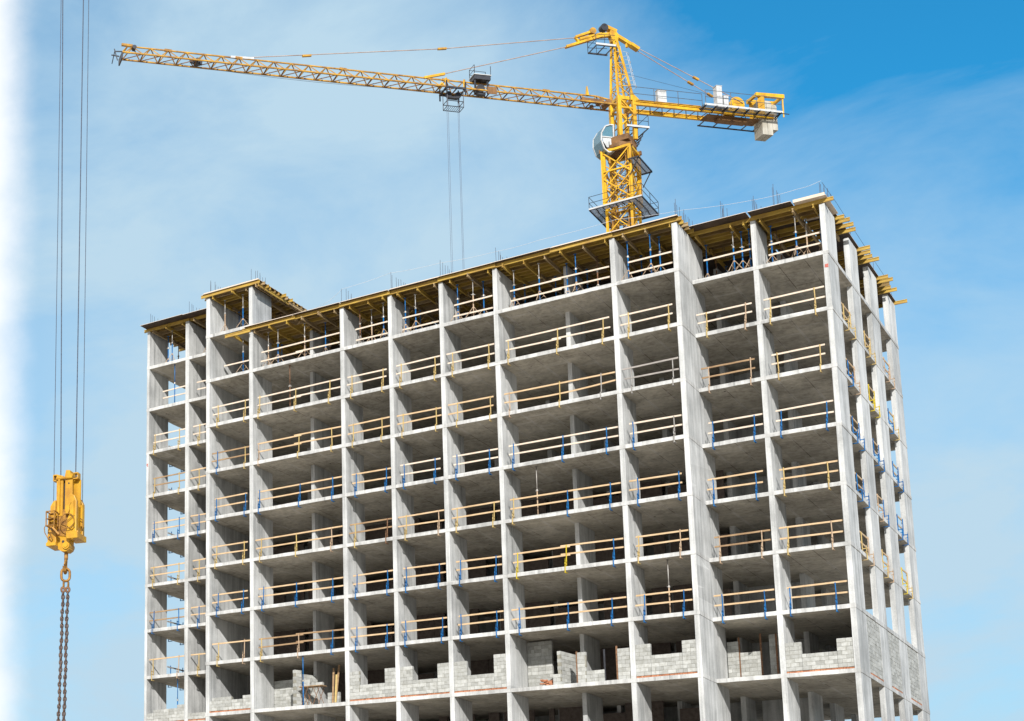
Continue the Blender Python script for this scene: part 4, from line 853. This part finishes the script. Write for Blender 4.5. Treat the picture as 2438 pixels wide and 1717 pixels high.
# access platform right of the slewing tower
m = MB(); pl = MB()
for v in (.75, -.75): m.bar(cp(-.25, v, 27.85), cp(-2.0, v, 27.85), .06, .1); m.tube(cp(-.25, v, 28.9), cp(-2.0, v, 28.9), .022, 5); m.tube(cp(-.25, v, 28.4), cp(-2.0, v, 28.4), .022, 5)
for u in (-.3, -1.2, -2.0):
    m.bar(cp(u, .75, 27.85), cp(u, -.75, 27.85), .05, .08)
    for v in (.75, -.75): m.tube(cp(u, v, 27.8), cp(u, v, 28.9), .022, 5)
m.tube(cp(-2.0, .75, 28.9), cp(-2.0, -.75, 28.9), .022, 5)
for v in (.2, -.6): m.bar(cp(-1.95, v, 27.85), cp(-1.3, v, 26.5), .06)
for k in range(4): m.bar(cp(-1.95 + .16 * k, .2, 27.8 - .34 * k), cp(-1.95 + .16 * k, -.6, 27.8 - .34 * k), .12, .03)
o = cpart(m, 'access_platform', 'dark'); pl.bar(cp(-.2, .79, 27.9), cp(-2.05, .79, 27.9), .03, .16); pl.build('toe_board', 'white').parent = o
# trolley with its cage, hoist ropes, and the maintenance stand on the jib
m = MB()
for v in (.62, -.62): m.bar(cp(14.3, v, 29.62), cp(12.7, v, 29.62), .1, .14)
for u in (14.25, 12.75):
    m.bar(cp(u, .62, 29.6), cp(u, -.62, 29.6), .1, .12)
    for v in (.62, -.62): m.bar(cp(u, v, 30.15), cp(u, v, 29.1), .08, .1)
m.tube(cp(13.85, .1, 29.35), cp(13.85, -.1, 29.35), .25, 12); m.tube(cp(13.1, .1, 29.35), cp(13.1, -.1, 29.35), .25, 12); m.bar(cp(13.9, 0, 29.1), cp(13.1, 0, 29.1), .3, .12)
trl = cpart(m, 'trolley', 'dark'); m = MB()
for u in (14.2, 12.9):
    for v in (.55, -.2): m.tube(cp(u, v, 29.6), cp(u, v, 28.1), .03, 5)
for zz in (28.1, 28.55):
    for v in (.55, -.2): m.tube(cp(14.2, v, zz), cp(12.9, v, zz), .03, 5)
    for u in (14.2, 12.9): m.tube(cp(u, .55, zz), cp(u, -.2, zz), .03, 5)
m.tube(cp(13.3, .55, 28.1), cp(13.3, .55, 28.55), .02, 5); [m.bar(cp(14.2 - .16 * k, .55, 28.1), cp(14.2 - .16 * k, -.2, 28.1), .03, .02) for k in range(1, 8)]; m.build('maintenance_basket', 'dark').parent = trl
m = MB()
for u, v in ((14.02, .05), (13.86, -.05), (13.14, .05), (13.0, -.05)): m.tube(cp(u, v, 29.3), cp(u + (.06 if u > 13.5 else -.02), v, 3.0), .013, 4)
m.build('hoist_rope', 'rope').parent = trl
hb = MB(); hb.bar(cp(13.55, 0, 2.2), cp(13.55, 0, 3.0), .7, .4, up=(ux, uy, 0)); hb.tube(cp(13.55, .2, 2.75), cp(13.55, -.2, 2.75), .35, 12); hb.tube(cp(13.55, 0, 1.9), cp(13.55, 0, 2.3), .08, 8); hb.build('lower_hook_block', 'crane').parent = trl
m = MB(); m.bar(cp(14.2, .45, 30.45), cp(14.2, .45, 29.6), .12); m.bar(cp(12.75, .45, 30.45), cp(12.75, .45, 29.6), .12); m.bar(cp(14.65, .2, 29.75), cp(14.4, .2, 30.05), .3, .3); m.build('trolley_arm', 'crane').parent = trl
m = MB(); m.prism([cp(11.95, .55, 30.6), cp(10.65, .55, 30.6), cp(10.65, -.3, 30.6), cp(11.95, -.3, 30.6)], (0, 0, .35)); m.bar(cp(11.85, .4, 29.5), cp(11.85, .4, 30.6), .12); m.bar(cp(10.85, .4, 29.5), cp(10.85, .4, 30.6), .12); m.tube(cp(11.35, .3, 30.0), cp(11.35, -.3, 30.0), .33, 12); m.bar(cp(11.6, .2, 29.55), cp(11.0, .2, 29.55), .3, .2)
for u in (11.95, 10.65):
    for v in (.55, -.3): m.tube(cp(u, v, 30.9), cp(u, v, 31.75), .025, 5)
for h in (31.35, 31.75): m.tube(cp(11.95, -.3, h), cp(10.65, -.3, h), .02, 5); m.tube(cp(11.95, .55, h), cp(11.95, -.3, h), .02, 5)
st = m.build('service_stand', 'dark'); st.parent = jib
m = MB(); m.prism([cp(12.0, .6, 30.95), cp(10.6, .6, 30.95), cp(10.6, -.35, 30.95), cp(12.0, -.35, 30.95)], (0, 0, .06)); m.build('stand_roof', 'white').parent = jib
m = MB(); m.prism([cp(10.95, .53, 29.45), cp(10.2, .53, 29.45), cp(10.2, .53, 30.05), cp(10.95, .53, 30.05)], cp(0, .04, -ZG)); m.bar(cp(10.58, .58, 29.45), cp(10.58, .58, 30.05), .02, .02); m.build('board_panel', 'crane_brown').parent = jib

# ------------------------------------------------------------------ hook block of a nearer crane, with its chain sling
HX, HY, HZ = 1.38748, -52.65857, 0.0
TURN = math.radians(-24)
ang = math.atan2(0.61276866, 0.79026234)
hk = thing('hook_block', (HX, HY, -25.5 + ZG), 'yellow crane hook block hanging on four ropes at the left', 'hook block', rz=ang + TURN)
def hp(a, zz, d=0.0): return Vector((.03 + (a - .03) * .92, d, zz + 25.5))       # a to the right, d away from the camera
m = MB()
for d in (-.17, .13):     # neck: two pairs of upright channel plates
    m.prism([hp(-.175, -24.31, d), hp(.0, -24.36, d), hp(.0, -25.3, d), hp(-.165, -25.3, d)], (0, .045, 0)); m.prism([hp(.06, -24.29, d), hp(.255, -24.33, d), hp(.262, -25.2, d), hp(.06, -25.2, d)], (0, .045, 0))
m.bar(hp(.245, -24.45, 0), hp(.245, -25.1, 0), .03, .3, up=(1, 0, 0)); m.bar(hp(-.09, -24.36, -.2), hp(-.09, -25.25, -.2), .05, .03, up=(0, 1, 0))
m.prism([hp(.09, -24.24, -.2), hp(.19, -24.25, -.2), hp(.24, -24.42, -.2), hp(.05, -24.42, -.2)], (0, .4, 0)); m.tube(hp(-.17, -24.42, -.19), hp(.26, -24.42, -.19), .035, 8)
m.tube(hp(-.14, -24.5, 0), hp(.24, -24.5, 0), .05, 8)
cpart2 = m.build('neck_frame', 'hook', hk)
m = MB()
for sx, xs in ((-1, (-.275, -.172)), (1, (.265, .385))):     # ears with rope guides
    a, b = xs
    for zz in (-24.315, -24.445): m.bar(hp(a, zz, -.08), hp(b, zz, -.08), .14, .025)
    m.bar(hp(a if sx < 0 else b, -24.31, -.08), hp(a if sx < 0 else b, -24.45, -.08), .02, .14, up=(0, 1, 0))
m.build('rope_ear', 'hook', hk)
def plate(poly, d, t, name='cheek_plate', mt='hook'):
    m = MB(); m.prism([hp(a, b, d) for a, b in poly], (0, t, 0)); o = m.build(name, mt, hk)
    bv = o.modifiers.new('bevel', 'BEVEL'); bv.width = .012; bv.segments = 2; bv.limit_method = 'ANGLE'; return o
plate([(-.163, -24.93), (-.23, -24.97), (-.298, -25.07), (-.305, -25.23), (-.353, -25.25), (-.36, -25.9), (-.378, -25.9), (-.376, -25.99), (-.249, -26.02), (-.13, -25.97), (-.13, -25.72), (-.16, -25.4)], -.24, .10)
plate([(-.163, -24.93), (-.26, -24.98), (-.31, -25.2), (-.353, -25.25), (-.36, -25.95), (-.1, -25.95), (-.1, -25.3)], .12, .10)
plate([(.111, -24.98), (.15, -24.86), (.255, -24.815), (.35, -24.87), (.414, -25.0), (.414, -25.7), (.465, -25.7), (.467, -25.86), (.303, -25.9), (.146, -25.83), (.146, -25.6), (.2, -25.42), (.225, -25.3), (.23, -25.05), (.26, -25.0), (.3, -25.03), (.235, -25.15), (.19, -25.3), (.12, -25.3)], -.26, .10)
plate([(.111, -24.98), (.2, -24.83), (.35, -24.87), (.414, -25.0), (.42, -25.85), (.146, -25.85), (.12, -25.3)], .12, .10)
m = MB(); m.bar(hp(-.25, -25.93, -.02), hp(-.25, -26.0, -.02), .24, .5, up=(0, 1, 0)); m.bar(hp(.32, -25.74, -.02), hp(.32, -25.87, -.02), .26, .52, up=(0, 1, 0)); m.bar(hp(.36, -25.1, -.05), hp(.36, -25.7, -.05), .06, .12, up=(0, 1, 0)); m.bar(hp(.44, -25.05, .04), hp(.44, -25.55, .04), .05, .12, up=(0, 1, 0))
m.prism([hp(.3, -25.05, -.30), hp(.36, -25.0, -.30), hp(.36, -25.65, -.30), hp(.30, -25.68, -.30), hp(.16, -25.55, -.30), hp(.25, -25.3, -.30)], (0, .05, 0)); m.build('ballast_plate', 'hook', hk)
m = MB(); m.prism([hp(-.12, -25.15, -.16), hp(.12, -25.15, -.16), hp(.2, -25.5, -.16), (.2, -.16, hp(0, -25.8).z), hp(-.13, -25.75, -.16)], (0, .28, 0)); m.build('core_block', 'hookrust', hk)  # worn tone chosen dark so the recess reads as shade
m = MB(); m.bar(hp(.03, -24.42, .02), hp(.03, -25.25, .02), .09, .2, up=(0, 1, 0)); m.build('gap_shade_bar', 'dark', hk)  # dark bar added to read as the shaded gap between neck plates
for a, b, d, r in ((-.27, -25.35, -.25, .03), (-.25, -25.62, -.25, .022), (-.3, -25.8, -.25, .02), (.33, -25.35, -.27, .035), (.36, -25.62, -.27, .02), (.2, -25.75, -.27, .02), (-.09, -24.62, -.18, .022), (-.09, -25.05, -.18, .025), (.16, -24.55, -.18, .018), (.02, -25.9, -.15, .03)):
    m = MB(); m.tube(hp(a, b, d), hp(a, b, d + .02), r, 10); m.build('hole_shade_disc', 'dark', hk)  # dark discs put on the plates as shaded holes
m = MB()
for a in (-.17, .2):
    m.tube(hp(a, -25.35, -.10), hp(a, -25.35, .08), .17, 20); m.tube(hp(a, -25.35, -.12), hp(a, -25.35, .1), .05, 10)
m.build('sheave', 'dark', hk)
m = MB()       # control box cage on the front
for a in (-.295, -.075):
    for d in (-.46, -.27): m.bar(hp(a, -25.25, d), hp(a, -25.58, d), .022)
for zz in (-25.25, -25.58):
    for d in (-.46, -.27): m.bar(hp(-.295, zz, d), hp(-.075, zz, d), .022)
    for a in (-.295, -.075): m.bar(hp(a, zz, -.46), hp(a, zz, -.27), .022)
m.bar(hp(-.28, -25.42, -.37), hp(-.09, -25.40, -.37), .16, .02); m.bar(hp(-.185, -25.6, -.36), hp(-.02, -25.78, -.3), .16, .04); m.build('guard_box', 'hookrust', hk)
m = MB(); m.path([hp(.21 + .19 * math.cos(t), -25.48 + .17 * math.sin(t), -.34) for t in [2 * math.pi * i / 20 for i in range(20)]], .011, 6, True)
for t in (0.6, 2.7, 4.6): m.tube(hp(.21, -25.48, -.34), hp(.21 + .19 * math.cos(t), -25.48 + .17 * math.sin(t), -.34), .009, 5)
m.build('hand_wheel', 'hookrust', hk)
m = MB(); m.path([hp(-.34, -25.55, -.2), hp(-.42, -25.5, -.22), hp(-.46, -25.56, -.22), hp(-.44, -25.68, -.22), hp(-.34, -25.82, -.25), hp(-.22, -25.9, -.27), hp(-.2, -25.86, -.27), hp(-.28, -25.72, -.26), hp(-.33, -25.68, -.25)], .012, 6)
m.path([hp(.44, -25.38, -.1), hp(.51, -25.43, -.1), hp(.52, -25.58, -.1), hp(.46, -25.72, -.1)], .012, 6); m.build('cable_loop', 'hookrust', hk)
m = MB(); m.prism([hp(-.119, -25.73, -.14), hp(.145, -25.78, -.14), hp(.185, -25.84, -.14), hp(.185, -26.08, -.14), hp(.10, -26.13, -.14), hp(-.03, -26.12, -.14), hp(-.115, -26.06, -.14)], (0, .26, 0)); m.tube(hp(.11, -26.0, -.18), hp(.11, -26.0, .14), .085, 14); m.tube(hp(.11, -26.0, -.2), hp(.11, -26.0, .16), .05, 10); m.build('swivel', 'hook', hk)
m = MB(); m.tube(hp(.04, -26.1), hp(.04, -26.28), .045, 10); m.path([hp(.04, -26.25, .0), hp(.02, -26.33, .03), hp(.0, -26.42, .06), hp(.02, -26.54, .05), hp(.035, -26.60, -.02), hp(.05, -26.56, -.09), hp(.055, -26.46, -.12)], .042, 8); m.bar(hp(.05, -26.3, -.02), hp(.05, -26.44, -.1), .05, .03, up=(1, 0, 0)); m.build('hook', 'hookrust', hk)
# ropes
for i, (a0, z0, a1) in enumerate(((-.273, -25.0, -.344), (-.12, -24.4, -.311), (.22, -24.75, .198), (.385, -25.05, .328))):
    m = MB(); r = .014 if i in (1, 2) else .009; d = 0.0
    m.tube((a0, d, z0), (a0 + (a1 - a0) * 4.3, d, 30.0), r, 6); o = m.build('hoist_rope', 'rope'); o.location = (HX, HY, ZG); o.rotation_euler = (0, 0, ang)
    tag(o, ['thin outer left rope of the hook block', 'thick inner left rope of the hook block', 'thick inner right rope of the hook block', 'thin outer right rope of the hook block'][i], 'rope', 'ropes carrying the hook block')
# chain sling hooked into the block
ch = thing('chain_sling', (HX, HY, -26.64 + ZG), 'rusty two-leg chain sling hanging from the yellow hook block', 'chain', rz=ang)
def link(m, c, w, h, r, ax, tilt=0.0, n=14, seg=6):
    pts = []
    for i in range(n):
        t = 2 * math.pi * i / n; x = (w / 2 - r) * math.cos(t); zz = (h / 2 - w / 2) * (1 if math.sin(t) > 0 else -1) * (1 if abs(math.sin(t)) > 1e-6 else 0) + (w / 2 - r) * math.sin(t)
        pts.append(Vector(c) + Vector((x * math.cos(ax), x * math.sin(ax), zz)) + Vector((0, 0, 0)))
    m.path(pts, r, seg, True)
cz = 26.64
m = MB(); link(m, (.03, -.02, -26.645 + cz), .25, .35, .03, 0, n=20, seg=8); m.build('master_link', 'hookrust', ch, True)
for s, xs, xe in ((-1, -.02, -.065), (1, .085, .055)):
    m = MB(); link(m, (xs + .01, -.02, -26.87 + cz), .085, .16, .018, math.pi / 2 * .8, n=12); o = m.build('coupling_link', 'hookrust', ch, True)
    m = MB(); link(m, (xs, -.02, -26.99 + cz), .13, .16, .028, .1, n=12); o = m.build('shackle', 'rust', ch, True)
    m = MB(); zz = -27.08; k = 0
    while zz > -30.9:
        t = (-27.08 - zz) / 2.9; x = xs + (xe - xs) * t + .006 * math.sin(k * .7)
        link(m, (x, -.02, zz + cz), .092, .13, .023, (.2 if k % 2 else 1.5) + .25 * math.sin(k * .31 + s), n=10, seg=5); zz -= .083; k += 1
    o = m.build('chain_leg', 'chain', ch, True)
